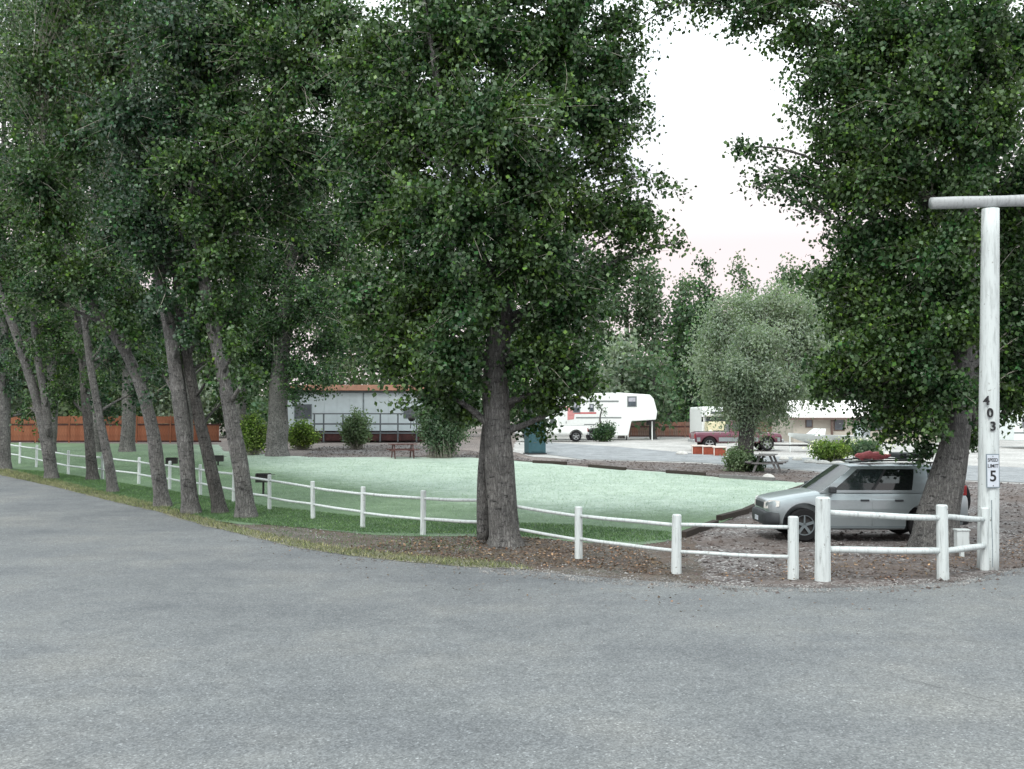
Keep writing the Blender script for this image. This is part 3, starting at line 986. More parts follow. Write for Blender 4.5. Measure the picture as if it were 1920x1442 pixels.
tree('cottonwood_tree', 'crooked cottonwood bent sharply left with a reddish hollow at its foot', 'tree',
     W([(305, 950, 40), (297, 880, 33), (285, 800, 31), (262, 720, 28), (235, 660, 26), (195, 600, 23), (150, 540, 19), (118, 480, 16), (80, 400, 12)]),
     [(110, 420, 90, 80, 0, 1), (60, 330, 110, 90, -1, 1), (150, 250, 120, 100, 0, 1), (90, 120, 130, 100, 0, 1), (220, 90, 130, 110, -1, 1), (180, -40, 160, 90, 0, 1), (255, 570, 60, 50, 0.5, 1), (180, 500, 80, 60, -.6, 1), (280, 680, 45, 45, 1.2, .7), (60, 540, 60, 60, -.5, 1), (150, 520, 55, 45, -1.2, .8), (215, 590, 40, 35, -1.2, .8), (90, 470, 55, 50, -1.2, .8), (260, 620, 34, 34, -1.2, .8)], 'leaf', LS, 75, PER, seed=5, group=G_ROW)
tree('cottonwood_tree', 'thick pale grey cottonwood, front trunk of the crossing pair', 'tree',
     W([(357, 963, 44), (352, 900, 37), (346, 820, 37), (335, 730, 36), (322, 640, 34), (306, 560, 30), (290, 480, 25), (270, 380, 19), (255, 250, 14), (250, 100, 10)]),
     [(270, 440, 100, 70, -0.5, .9), (310, 330, 120, 100, 0, 1), (240, 220, 120, 100, -1, 1), (340, 190, 130, 110, 0, 1), (330, 50, 150, 110, -1, 1), (260, -60, 160, 80, 0, 1), (300, 590, 60, 50, 1.2, 1), (360, 480, 90, 60, .6, 1), (290, 690, 40, 50, 1.6, .7), (240, 400, 80, 60, -.8, .8), (285, 470, 55, 50, -1.2, .8), (310, 550, 45, 40, -1.2, .8), (270, 390, 60, 50, -1.2, .8), (345, 620, 30, 34, -1.2, .8)], 'leaf_cool', LS, 75, PER, seed=6, group=G_ROW,
     limbs=[[(300, 520, 18), (360, 400, 15), (420, 260, 11), (450, 120, 7)]])
tree('cottonwood_tree', 'dark leaning cottonwood crossing behind the thick pale trunk', 'tree',
     W([(412, 962, 38), (398, 890, 31), (382, 820, 29), (366, 750, 26), (350, 670, 24), (338, 590, 21), (330, 480, 17), (340, 350, 12)]),
     [(370, 440, 80, 80, 1, 1), (400, 330, 100, 90, 1, 1), (440, 210, 110, 100, 0, 1), (390, 560, 60, 60, 1.5, 1), (420, 80, 120, 100, 0, 1), (430, 650, 55, 60, 1.6, .9), (440, 740, 35, 40, 1.8, .7), (470, 480, 80, 70, .8, 1), (360, 520, 50, 45, -1.2, .8), (380, 610, 36, 36, -1.2, .8), (395, 690, 26, 34, -1.2, .8)], 'leaf', LS, 75, PER, 'bark_dark', seed=7, group=G_ROW)
tree('cottonwood_tree', 'leaning cottonwood, rightmost trunk of the left row, knotted bark', 'tree',
     W([(462, 970, 50), (455, 900, 42), (443, 830, 38), (428, 750, 35), (410, 670, 33), (396, 600, 30), (380, 520, 26), (365, 430, 21), (360, 330, 16), (380, 200, 11)]),
     [(400, 480, 85, 60, 0.5, .9), (450, 380, 120, 90, 0, 1), (520, 260, 130, 110, -1, 1), (430, 220, 120, 100, 0, 1), (560, 120, 140, 110, -1, 1), (460, 60, 140, 110, 0, 1), (540, -40, 170, 90, 0, 1), (620, 30, 120, 90, -1, 1), (660, 150, 100, 100, 0, 1), (450, 590, 60, 60, 1, .9), (560, 380, 90, 70, 0, .9), (640, 280, 90, 80, 0, 1), (340, 300, 80, 70, -1, .8), (385, 490, 50, 45, -1.2, .8), (400, 570, 38, 36, -1.2, .8), (370, 410, 60, 50, -1.2, .8), (440, 640, 34, 34, -1.2, .8), (470, 700, 30, 34, -1.2, .8)], 'leaf', LS, 75, PER, seed=8, group=G_ROW,
     limbs=[[(370, 460, 18), (440, 340, 14), (520, 220, 11), (570, 60, 7)]])
G_BACK = 'trees standing between the left row and the red fence'
for bi, (bx, by, bw, xs, lab) in enumerate([
        (8, 850, 20, (-60, 50), 'dark tree behind the cut-off leftmost trunk'),
        (95, 848, 22, (60, 130), 'dark tree hidden behind the forked leaning trunk'),
        (178, 848, 22, (130, 230), 'dark tree hidden behind the dark straight trunk'),
        (238, 847, 28, (210, 320), 'pale trunk standing in front of the red fence, seen left of the crooked tree'),
        (350, 850, 24, (330, 430), 'dark tree hidden behind the thick pale grey trunk'),
        (448, 852, 24, (430, 540), 'dark tree hidden behind the rightmost trunk of the left row')]):
    bl = []
    for r_ in range(8):
        for cx in xs:
            bl.append((cx + random.uniform(-25, 25), 20 + r_ * 92 + random.uniform(-15, 15), random.uniform(62, 88), random.uniform(52, 70), random.uniform(-2, 2), 1.0 if r_ < 7 else 0.7))
    tree('tree', lab, 'tree', [(bx, by, bw), (bx + 3, by - 120, bw * .8), (bx - 4, 500, bw * .6), (bx, 200, bw * .35)], bl, ['leaf_dark', 'leaf', 'leaf_dark'][bi % 3], 0.24, 62, 30, 'bark', seed=40 + bi, spread=0.32, flare=1.25, sides=12, twig_r=0.016, group=G_BACK, tseg=3)
# --- tree at the back of the lawn
tree('shade_tree', 'broad dark tree with a pale trunk at the back of the lawn', 'tree',
     [(521, 855, 42), (521, 800, 37), (522, 740, 34), (526, 680, 32), (535, 600, 28), (545, 500, 22), (555, 380, 15)],
     [(520, 610, 110, 70, 0, 1.1), (600, 560, 110, 90, -1, 1.1), (470, 500, 90, 90, 0, 1), (560, 440, 130, 110, 0, 1.1), (650, 440, 100, 110, 1, 1), (560, 300, 140, 110, 0, 1), (670, 300, 100, 100, 0, 1), (480, 690, 55, 50, 0, 1.1), (570, 685, 65, 35, -1, .9), (620, 700, 60, 24, -1.5, .9), (560, 740, 30, 42, -1, .6), (610, 745, 45, 24, -1, .45), (620, 640, 70, 55, 1, .8), (430, 620, 60, 60, 0, 1)],
     'leaf_dark', 0.16, 95, 75, seed=9, flare=1.35, spread=0.25, twig_r=0.015)
# --- centre tree
tree('big_cottonwood', 'big cottonwood in the middle with its flared trunk inside the white fence', 'tree',
     [(948, 1024, 62), (942, 970, 56), (938, 900, 51), (934, 830, 50), (931, 760, 50), (932, 690, 50), (938, 600, 46), (946, 480, 44), (948, 340, 34), (940, 180, 24), (930, 20, 15)],
     [(880, 60, 170, 130, -0.5, 1), (1030, 70, 130, 130, 0, 1), (1090, 200, 95, 85, 0, .85), (790, 230, 150, 120, 0, 1), (930, 230, 140, 120, -1.5, 1), (1010, 340, 130, 110, -0.5, 1), (1140, 290, 70, 50, 0, .35), (1200, 330, 60, 60, 0, .35), (1130, 390, 110, 55, 0, .75), (1215, 410, 75, 45, 0, .6), (1270, 455, 45, 28, 0, .4),
      (740, 380, 120, 110, 0, 1), (860, 400, 130, 110, -1.5, 1), (790, 540, 120, 110, 0, 1), (1010, 490, 110, 100, -1, 1), (1080, 560, 75, 80, 0, 1), (880, 560, 80, 70, -1.5, .9), (740, 640, 75, 80, 0, 1), (830, 660, 80, 75, -1, 1), (1030, 640, 80, 75, -0.5, 1), (1075, 690, 55, 65, 0, 1), (800, 740, 50, 45, 0, .9), (860, 760, 40, 50, 0.5, .9), (1020, 740, 42, 42, 0, .9), (1000, 800, 28, 30, 0.8, .7), (990, 700, 26, 50, -.6, .6), (1120, 720, 22, 24, 0, .4),
      (700, 120, 120, 110, 1, 1), (690, 260, 90, 90, .5, 1), (680, 400, 80, 90, .5, 1), (670, 560, 70, 80, .5, 1), (1165, 110, 60, 70, 0, .9), (1170, 220, 60, 60, 0, .8), (1150, 500, 60, 50, .5, .7), (860, -60, 200, 80, 0, .8), (1060, -50, 140, 70, 0, .8), (1185, 30, 35, 38, 0, .9)],
     'leaf', 0.1, 80, 100, seed=10, flare=1.55, tseg=4, sides=28, group=None,
     limbs=[[(938, 560, 24, -0.3), (880, 420, 18, -1), (830, 220, 14, -1), (810, 90, 11, -1), (790, -20, 7, -1)], [(946, 470, 22, 0), (1010, 330, 15, 0.5), (1060, 180, 11, .5), (1090, 60, 7, .5)]],
     extra_trunks=[[(906, 1012, 26, 0.4), (906, 940, 24, 0.45), (908, 870, 22, 0.45), (914, 800, 20, 0.3), (924, 730, 16, 0.2)]])
# --- right tree
tree('big_cottonwood', 'large cottonwood at the right with a flared trunk in front of the silver car', 'tree',
     [(1750, 1028, 84), (1758, 970, 76), (1772, 910, 64), (1786, 850, 52), (1798, 770, 46), (1804, 680, 44), (1806, 580, 46), (1808, 460, 40), (1806, 330, 32), (1800, 180, 22), (1790, 20, 14)],
     [(1650, 60, 130, 100, 0, 1), (1800, 70, 140, 110, -1, 1), (1560, 130, 90, 85, 0, .9), (1700, 200, 130, 110, -1, 1), (1860, 230, 110, 110, -1, 1), (1560, 260, 75, 75, 0, .9), (1640, 330, 110, 90, -0.5, 1), (1790, 340, 110, 90, 1, 1), (1540, 360, 60, 50, 0, .6), (1450, 310, 65, 45, 0, .35), (1390, 280, 50, 22, 0, .5), (1425, 345, 60, 14, 0, .7), (1480, 370, 30, 50, 0, .3),
      (1600, 450, 75, 70, 0, .8), (1690, 460, 95, 90, 0, 1), (1880, 430, 70, 110, 1.2, 1), (1640, 570, 95, 80, 0, 1), (1735, 570, 70, 80, .5, 1), (1885, 600, 50, 90, 1.3, 1), (1620, 670, 75, 60, -.5, 1), (1700, 680, 70, 70, 0, 1), (1580, 620, 40, 60, 0, .8), (1890, 720, 40, 60, 1.2, .9), (1740, 760, 40, 60, .6, .9), (1680, 750, 45, 40, 0, .7), (1610, 740, 50, 22, 0, .7), (1630, 790, 18, 34, 0, .7), (1700, 810, 35, 35, .4, .6), (1725, 850, 22, 28, .7, .8), (1890, 790, 26, 30, 1, .6), (1825, 840, 10, 24, 1, .7), (1770, 470, 60, 80, -1.2, 1), (1790, 600, 50, 70, -1.2, 1), (1740, 660, 50, 70, -1, 1), (1790, 720, 42, 50, -1, .9), (1760, 790, 28, 45, -.9, .8), (1560, 520, 60, 60, 0, .8), (1820, 560, 40, 80, -1, .7), (1570, 745, 34, 24, 0, .7), (1640, 760, 26, 34, 0, .7), (1545, 690, 34, 40, 0, .8), (1600, 790, 14, 24, 0, .6), (1660, 820, 22, 24, .3, .6), (1690, 790, 26, 40, 0, .7), (1815, 330, 45, 50, -1.3, 1), (1815, 430, 40, 45, -1.1, .9), (1905, 500, 60, 90, 1, 1.2), (1910, 640, 55, 80, 1, 1.2), (1912, 740, 50, 55, 1, 1.1), (1850, 660, 30, 80, 1.4, 1), (1580, 690, 60, 50, 0, 1), (1660, 620, 80, 70, -.5, 1), (1530, 720, 36, 22, 0, .5), (1660, 770, 30, 24, 0, .8),
      (1480, 60, 60, 50, 0, .8), (1420, 10, 80, 40, 0, .7), (1340, 0, 70, 30, 0, .7), (1375, 50, 14, 28, 0, .9), (1265, -20, 80, 38, 0, .7), (1210, 40, 22, 28, 0, .9), (1500, 170, 35, 45, 0, .8), (1740, -60, 220, 80, 0, .8), (1950, 80, 110, 120, 0, .9), (1960, 350, 90, 130, 1, .9), (1960, 620, 80, 120, 1, .9)],
     'leaf', 0.1, 80, 100, seed=11, flare=1.4, tseg=4, sides=28,
     limbs=[[(1803, 620, 24, 0.2), (1765, 480, 22, 0.4), (1722, 350, 21, 0.5), (1706, 230, 17, 0.4), (1690, 90, 11, 0.2)], [(1808, 430, 26, -0.3), (1835, 230, 24, -0.6), (1852, 70, 20, -0.6), (1872, -60, 14, -0.6)]])
# --- silvery tree beside the lot
tree('silver_olive_tree', 'round silvery olive tree beside the grey picnic table', 'tree',
     [(1398, 882, 40), (1397, 850, 32), (1400, 820, 30), (1402, 790, 27), (1408, 750, 20), (1420, 690, 13)],
     [(1400, 740, 85, 45, 0, 1), (1335, 680, 55, 60, 0, 1), (1530, 640, 50, 60, 0, 1), (1345, 740, 40, 40, 0, 1), (1470, 720, 70, 55, 0, 1), (1420, 650, 80, 55, -1.5, 1), (1355, 615, 50, 45, .5, 1), (1490, 625, 60, 45, 1, 1), (1410, 570, 50, 34, 0, .8), (1465, 590, 40, 34, .8, .8), (1385, 690, 60, 30, -2, 1), (1450, 700, 50, 26, -2, 1), (1520, 680, 40, 60, 0, .9), (1370, 565, 40, 22, 0, .8), (1500, 575, 45, 35, 0, .8), (1545, 730, 32, 40, 0, .7), (1320, 630, 35, 40, 0, .7), (1460, 545, 40, 30, 0, .7), (1530, 590, 38, 34, 0, .7), (1340, 590, 34, 30, 0, .7), (1400, 795, 48, 28, 0, 1), (1460, 785, 42, 24, 0, .9), (1370, 775, 32, 28, 0, .9)],
     'leaf_olive', 0.15, 165, 85, 'bark_dark', seed=12, spread=0.24, flare=1.25, aspect=0.45,
     limbs=[[(1400, 805, 16), (1380, 750, 12), (1360, 690, 8)], [(1400, 800, 15), (1440, 740, 11), (1480, 680, 7)]])


def bgtree(px, ytop, ybot, w, d, leaf, label, n=7, dens=1.0, size=0.38, name='background_tree', cat='tree', shape='round', trunkw=14, seed=0, base_y=None, group='trees beyond the camp'):
    """a whole tree far off: column of leaf masses between ytop and ybot"""
    by = 783 + FPX * (CAMZ - H(0, d)) / d
    rs = random.Random(seed * 13 + int(px))
    blobs = []
    for i in range(n):
        f = (i + 0.5) / n
        y = ytop + (ybot - ytop) * f
        if shape == 'poplar': ww = w * (0.3 + 0.7 * math.sin(math.pi * min(1, f * 0.9 + 0.12)))
        else: ww = w * (0.45 + 0.55 * math.sin(math.pi * min(1, f * 0.8 + 0.15)))
        k = 1 if shape == 'poplar' else 2
        for s in range(k):
            ox = rs.uniform(-0.5, 0.5) * ww * (0.5 if k == 1 else 1.0) if k == 1 else (s - 0.5) * ww * 0.9 + rs.uniform(-.2, .2) * ww
            blobs.append((px + ox, y + rs.uniform(-8, 8), ww * rs.uniform(0.42, 0.62), (ybot - ytop) / n * rs.uniform(0.7, 1.05), rs.uniform(-1.5, 1.5), dens))
    return tree(name, label, cat, [(px, by, trunkw), (px + rs.uniform(-3, 3), (by + ybot) / 2, trunkw * .85), (px, ybot - (ybot - ytop) * .4, trunkw * .6), (px + 2, ytop + (ybot - ytop) * .35, 3)],
                blobs, leaf, size, 205, 17, 'bark_dark', d=d, spread=0.55, flare=1.15, sides=10, twig_r=0.02, tseg=3, seed=seed, group=group)


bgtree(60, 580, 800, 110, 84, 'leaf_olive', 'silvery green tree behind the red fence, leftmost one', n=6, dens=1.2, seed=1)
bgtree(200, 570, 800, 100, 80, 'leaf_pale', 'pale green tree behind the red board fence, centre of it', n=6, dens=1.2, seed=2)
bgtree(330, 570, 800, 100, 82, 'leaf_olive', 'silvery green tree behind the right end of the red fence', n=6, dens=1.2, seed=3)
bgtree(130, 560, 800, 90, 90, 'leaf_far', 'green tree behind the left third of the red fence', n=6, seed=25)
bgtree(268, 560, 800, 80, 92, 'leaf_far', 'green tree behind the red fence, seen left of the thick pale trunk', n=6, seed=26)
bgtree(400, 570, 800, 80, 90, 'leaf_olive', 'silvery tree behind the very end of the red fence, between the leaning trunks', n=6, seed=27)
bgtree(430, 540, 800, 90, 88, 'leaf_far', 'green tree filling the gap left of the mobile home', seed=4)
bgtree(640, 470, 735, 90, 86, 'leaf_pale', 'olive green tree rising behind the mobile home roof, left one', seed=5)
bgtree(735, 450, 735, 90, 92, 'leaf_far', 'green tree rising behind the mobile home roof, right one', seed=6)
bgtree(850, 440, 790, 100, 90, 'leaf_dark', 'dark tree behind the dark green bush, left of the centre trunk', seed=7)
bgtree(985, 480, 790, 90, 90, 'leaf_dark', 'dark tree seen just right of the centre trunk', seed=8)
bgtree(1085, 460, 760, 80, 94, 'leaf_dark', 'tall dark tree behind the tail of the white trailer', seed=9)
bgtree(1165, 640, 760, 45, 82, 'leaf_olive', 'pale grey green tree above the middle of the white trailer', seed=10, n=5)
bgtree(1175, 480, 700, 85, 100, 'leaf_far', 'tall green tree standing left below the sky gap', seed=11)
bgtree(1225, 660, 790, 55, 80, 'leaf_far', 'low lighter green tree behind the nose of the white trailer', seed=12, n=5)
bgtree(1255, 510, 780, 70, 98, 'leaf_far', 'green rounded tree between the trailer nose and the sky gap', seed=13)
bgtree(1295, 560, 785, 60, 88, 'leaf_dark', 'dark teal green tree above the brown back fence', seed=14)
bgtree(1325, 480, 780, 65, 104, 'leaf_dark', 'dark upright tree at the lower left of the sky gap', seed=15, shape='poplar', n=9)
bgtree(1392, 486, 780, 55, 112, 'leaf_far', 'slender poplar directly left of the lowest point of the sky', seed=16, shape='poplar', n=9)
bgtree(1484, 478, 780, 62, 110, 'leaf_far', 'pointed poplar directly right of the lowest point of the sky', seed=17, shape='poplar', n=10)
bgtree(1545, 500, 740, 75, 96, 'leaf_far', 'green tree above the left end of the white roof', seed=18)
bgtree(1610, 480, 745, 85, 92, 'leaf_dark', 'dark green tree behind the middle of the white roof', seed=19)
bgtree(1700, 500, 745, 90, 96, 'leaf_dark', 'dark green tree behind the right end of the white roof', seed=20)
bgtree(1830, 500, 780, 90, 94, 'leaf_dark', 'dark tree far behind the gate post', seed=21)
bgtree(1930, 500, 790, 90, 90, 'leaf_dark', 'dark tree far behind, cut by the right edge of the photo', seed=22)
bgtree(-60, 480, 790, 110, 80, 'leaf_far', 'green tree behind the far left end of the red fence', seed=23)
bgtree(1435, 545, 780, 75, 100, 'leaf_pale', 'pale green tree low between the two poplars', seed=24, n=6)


def far_wood():
    pos = []
    for i in range(160):
        a = RNG.uniform(-0.75, 0.75)
        dd = RNG.uniform(118, 150)
        h = RNG.uniform(4.0, 10.5)
        if -0.02 < a - 0.26 < 0.035: h = RNG.uniform(3.5, 8.5)
        c = np.array([math.tan(a) * dd, dd, 1.0])
        n = 330
        u = RNG.normal(size=(n, 3))
        u = unit(u) * RNG.uniform(0, 1, (n, 1)) ** 0.4
        pos.append(c + np.array([0, 0, h * .5]) + u * np.array([3.4, 3.0, h * 0.55]))
    p = np.vstack(pos)
    p = p[p[:, 2] > 1.0]
    v, f = leaves_mesh(p, 0.8, 0.3)
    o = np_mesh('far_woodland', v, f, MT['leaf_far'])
    tag(o, 'far green woodland beyond all the single trees', 'woodland', kind='stuff')


far_wood()


def bush(px, base_y, w, h, leaf, label, name='bush', size=0.12, dens=1.0, n=6, cat='bush', seed=0, per=70, spread=.14, aspect=0.8, d=None):
    b = P(px, base_y)
    d = b.y
    k = mpp(d)
    rs = random.Random(seed + int(px))
    root = thing(name, label, cat, b)
    tw = {'v': [], 'f': [], 'n': 0}
    lp = []
    ns = int(60 * dens * (w * k) * (h * k) / 2.2) + 8
    W, Hh = w * k / 2, h * k
    for _ in range(ns):
        u = RNG.normal(size=3)
        u /= np.linalg.norm(u)
        e = np.array([0, 0, Hh * 0.52]) + u * np.array([W, W * 0.8, Hh * 0.5]) * RNG.uniform(0.35, 1.02)
        e[2] = max(0.06, e[2])
        s = np.array([RNG.normal() * W * 0.2, RNG.normal() * W * 0.2, 0.0])
        m = 0.5 * (s + e) + np.array([0, 0, 0.15 * Hh])
        tube_np(tw, bez(s, m, e, np.linspace(0, 1, 4)), 0.014, 0.005)
        t = RNG.uniform(0.45, 1.05, per)
        lp.append(bez(s, m, e, t) + RNG.normal(size=(per, 3)) * spread)
    st = np_mesh('stems', np.vstack(tw['v']), np.vstack(tw['f']), MT['twig'], root)
    st['kind'] = 'stuff'
    lpv = np.vstack(lp)
    lpv[:, 2] = np.maximum(lpv[:, 2], 0.05)
    v, f = leaves_mesh(lpv, size, 0.2, aspect)
    v[:, 2] = np.maximum(v[:, 2], 0.02)
    fo = np_mesh('foliage', v, f, MT[leaf], root)
    fo['kind'] = 'stuff'
    return root


bush(474, 853, 62, 78, 'leaf_yellow', 'yellow green bush left of the pale trunk at the back of the lawn', size=.13)
bush(568, 842, 66, 56, 'leaf_yellow', 'low yellow green bush between the pale trunk and the deck', size=.13)
bush(830, 858, 110, 150, 'leaf_far', 'large dark green bush at the right end of the mobile home deck', size=.13, dens=1.1)
bush(668, 842, 66, 78, 'leaf_pale', 'young pale green bush in front of the deck railing', size=.12, dens=.7)
bush(1132, 828, 46, 36, 'leaf_dark', 'small dark rounded bush in front of the white trailer', size=.12, dens=1.2)
bush(1380, 884, 52, 46, 'leaf_pale', 'weedy bush at the foot of the silvery olive tree', size=.1)
bush(1415, 884, 30, 34, 'leaf_dark', 'small dark weed clump right of the olive trunk', size=.1)
bush(1560, 866, 84, 40, 'leaf_yellow', 'low leafy flower clump in front of the boat', 'flower_clump', size=.12, cat='flower bed')
bush(1625, 866, 70, 44, 'leaf_far', 'green flower clump right of the boat, above the car roof', 'flower_clump', size=.12, cat='flower bed')
# sapling in front of the trailer
tree('sapling', 'thin dark sapling rising from the small bush before the white trailer', 'tree',
     [(1127, 828, 5), (1127, 805, 4), (1125, 785, 3), (1128, 768, 2)], [(1122, 762, 9, 6, 0, 5), (1134, 772, 8, 5, 0, 5), (1118, 750, 6, 8, 0, 4)], 'leaf_dark', 0.12, 60, 20, 'bark_dark', spread=.12, flare=1.1, sides=8, seed=31)
# white blossoms over the flower clumps
for cx, lab in ((1560, 'white blossoms above the low leafy flower clump'), (1625, 'white blossoms above the right flower clump')):
    b0 = P(cx, 862)
    n = 240
    p = np.array(b0) + np.column_stack([RNG.uniform(-1.3, 1.3, n), RNG.uniform(-.8, .8, n), RNG.uniform(.15, 1.1, n)])
    v, f = leaves_mesh(p, 0.11, 0.0, 1.0)
    tag(np_mesh('blossoms', v, f, MT['flower']), lab, 'flowers', kind='stuff')


# ------------------------------------------------------------------ white rail fences
def log_post(parent, x, y, h, r, name='post', sides=12, lean=(0, 0)):
    z = H(x, y)
    mb = MB()
    pts = [(x + lean[0] * t, y + lean[1] * t, z - 0.15 + (h + 0.15) * t) for t in (0, .2, .45, .7, .985)]
    mb.tube(pts + [(x + lean[0], y + lean[1], z + h)], [r * 1.05, r * 1.03, r, r * .99, r * .97, r * .8], sides, jit=0.03, seed=x)
    return mb.build(name, MT['wpaint'], parent, smooth=False)


def log_rail(parent, a, b, r, sag=0.01, name='rail'):
    mb = MB()
    a, b = Vector(a), Vector(b)
    pts, rr = [], []
    for i in range(7):
        t = i / 6
        p = a.lerp(b, t)
        p.z += -sag * math.sin(math.pi * t) + noise.noise(Vector((a.x + t * 2, a.y, a.z * 5))) * 0.015
        pts.append(p)
        rr.append(r * (1 - 0.1 * abs(2 * t - 1)))
    mb.tube(pts, rr, 10, jit=0.04, seed=a.x)
    return mb.build(name, MT['wpaint'], parent, smooth=True)


def fence(posts, label, rail_r, name='rail_fence'):
    """posts [(px, base_y, height, radius)]"""
    w = [(P(q[0], q[1]), q[2], q[3]) for q in posts]
    root = thing(name, label, 'fence', w[0][0])
    inv = -Vector(root.location)
    parts = []
    for p, h, r in w:
        parts.append(log_post(root, p.x, p.y, h, r, lean=(random.uniform(-.02, .02), random.uniform(-.02, .02))))
    for (p, h, r), (q, h2, r2) in zip(w[:-1], w[1:]):
        dv = (q - p).normalized()
        for fr in (0.83, 0.37):
            a = p + Vector((0, 0, fr * h + random.uniform(-.02, .02)))
            b = q + Vector((0, 0, fr * h2 + random.uniform(-.02, .02)))
            parts.append(log_rail(root, a - Vector((0, .01, 0)), b - Vector((0, .01, 0)), rail_r * random.uniform(.9, 1.1)))
    for o in parts:
        o.location = inv
    return root


fence([(-70, 848, 1, .055), (-30, 856, 1, .055), (4, 862, 1.0, .055), (37, 869, 1.02, .055), (68, 876, 1.02, .055), (128, 890, 1.0, .055), (192, 898, 1.0, .055), (260, 907, .98, .055), (318, 917, .98, .055), (376, 928, 1.0, .055), (438, 941, 1.0, .055), (505, 956, 1.0, .055),
       (587, 973, .99, .06), (680, 990, 1.0, .06), (793, 1003, 1.02, .065), (918, 1013, 1.02, .065), (1085, 1047, .99, .075), (1268, 1075, 1.02, .085), (1487, 1085, 1.04, .09)],
      'long white two-rail log fence curving along the lawn behind the trunks', 0.036)
f2 = fence([(1542, 1088, 1.38, .128), (1768, 1086, 1.24, .095), (1846, 1068, 1.1, .075)], 'short white two-rail fence section joining the gate post', 0.056)

# gate post with its crossbeam
gp = P(1852, 1066)
gate = thing('entrance_gate', 'tall white timber gateway post with a weathered log crossbeam on top', 'gate', gp)
mb = MB()
ztop = at(1857, 392, gp.y).z - gp.z
xt = (at(1857, 392, gp.y).x - gp.x)
pts = [(xt * t, 0, -0.2 + (ztop + 0.2) * t) for t in np.linspace(0, 1, 14)]
mb.tube(pts, list(np.linspace(0.185, 0.152, 14)), 20, jit=0.012, seed=3)
post = mb.build('gate_post', MT['wpaint'], gate, smooth=True)
bl = at(1746, 381, gp.y)
br = at(2700, 352, gp.y + 0.3)
mb = MB()
n = 22
pts = [Vector(bl).lerp(Vector(br), i / (n - 1)) - gp for i in range(n)]
mb.tube(pts, [0.108 + 0.006 * math.sin(i * 1.7) for i in range(n)], 18, jit=0.05, seed=9)
mb.build('crossbeam', MT['beam'], gate, smooth=True)
# the far post of the same gateway, out of the frame
gp2 = P(2560, 1058)
mb = MB()
g2 = gp2 - gp
mb.tube([(g2.x, 0.2, -.2 + (ztop + .35) * t) for t in np.linspace(0, 1, 8)], list(np.linspace(.185, .152, 8)), 18, jit=.012, seed=5)
mb.build('gate_post', MT['wpaint'], gate, smooth=True)
# crack strip in the post foot
mb = MB()
for i in range(7):
    z0 = 0.05 + i * 0.17
    mb.box(-0.004 + .02 * math.sin(i) * .2, 0.004 + .02 * math.sin(i) * .2, -0.192, -0.18, z0, z0 + 0.165)
mb.build('crack', MT['signedge'], gate)


def text_part(s, x, y, z, size, mat, parent, name, ext=0.004, sx=1.0):
    cu = bpy.data.curves.new(name, 'FONT')
    cu.body = s
    cu.size = size
    cu.extrude = ext
    cu.offset = size * 0.02
    cu.align_x = 'CENTER'
    cu.align_y = 'CENTER'
    cu.materials.append(mat)
    tmp = bpy.data.objects.new('tmp', cu)
    COL.objects.link(tmp)
    dg = bpy.context.evaluated_depsgraph_get()
    me = bpy.data.meshes.new_from_object(tmp.evaluated_get(dg))
    bpy.data.objects.remove(tmp, do_unlink=True)
    me.name = name
    o = bpy.data.objects.new(name, me)
    COL.objects.link(o)
    o.parent = parent
    o.location = (x, y, z)
    o.scale = (sx, 1, 1)
    o.rotation_euler = (math.pi / 2, 0, 0)
    return o


def rel(px, py, dy=0.0):
    v = at(px, py, gp.y + dy)
    return v - gp


for ch, qx, qy in (('4', 1849.5, 752), ('0', 1856.5, 775), ('3', 1862, 800)):
    q = rel(qx, qy, -0.185)
    text_part(ch, q.x, -0.186, q.z, 0.225, MT['black'], gate, 'numeral', 0.01)
# sign plate on the post, turned toward the drive
sg = rel(1861.5, 883, -0.2)
sign = thing('metal_sign', 'small pale metal SPEED LIMIT 5 sign screwed to the white gate post', 'sign', gp + Vector((sg.x, -0.2, sg.z)), math.radians(6))
MB().box(-0.125, 0.125, -0.004, 0.004, -0.30, 0.30).build('plate', MT['signedge'], sign)
MB().box(-0.108, 0.108, -0.008, -0.005, -0.283, 0.283).build('sign_face', MT['signface'], sign)
text_part('SPEED', 0, -0.0095, 0.19, 0.085, MT['black'], sign, 'lettering', 0.001, .85)
text_part('LIMIT', 0, -0.0095, 0.085, 0.09, MT['black'], sign, 'lettering', 0.001, .95)
text_part('5', 0, -0.0095, -0.1, 0.27, MT['black'], sign, 'lettering', 0.001)
for z in (-.26, .26): MB().cyl((0, -0.009, z), (0, -0.014, z), 0.008, 8).build('screw', MT['iron'], sign)
# white box behind the lower rail
bx = P(1819, 1048) + Vector((0, .35, 0))
box = thing('utility_box', 'small white utility box behind the lower rail beside the gate post', 'box', bx)
hh = 43 * mpp(bx.y)
MB().box(-.12, .12, -.08, .08, 0.18, 0.5).build('case', MT['wpaint'], box, bevel=.01)
MB().box(-.135, .135, -.095, .095, .5, .53).build('lid', MT['wpaint'], box, bevel=.006)
MB().box(-.035, .035, -.03, .03, -.05, 0.18).build('stand', MT['wpaint'], box)

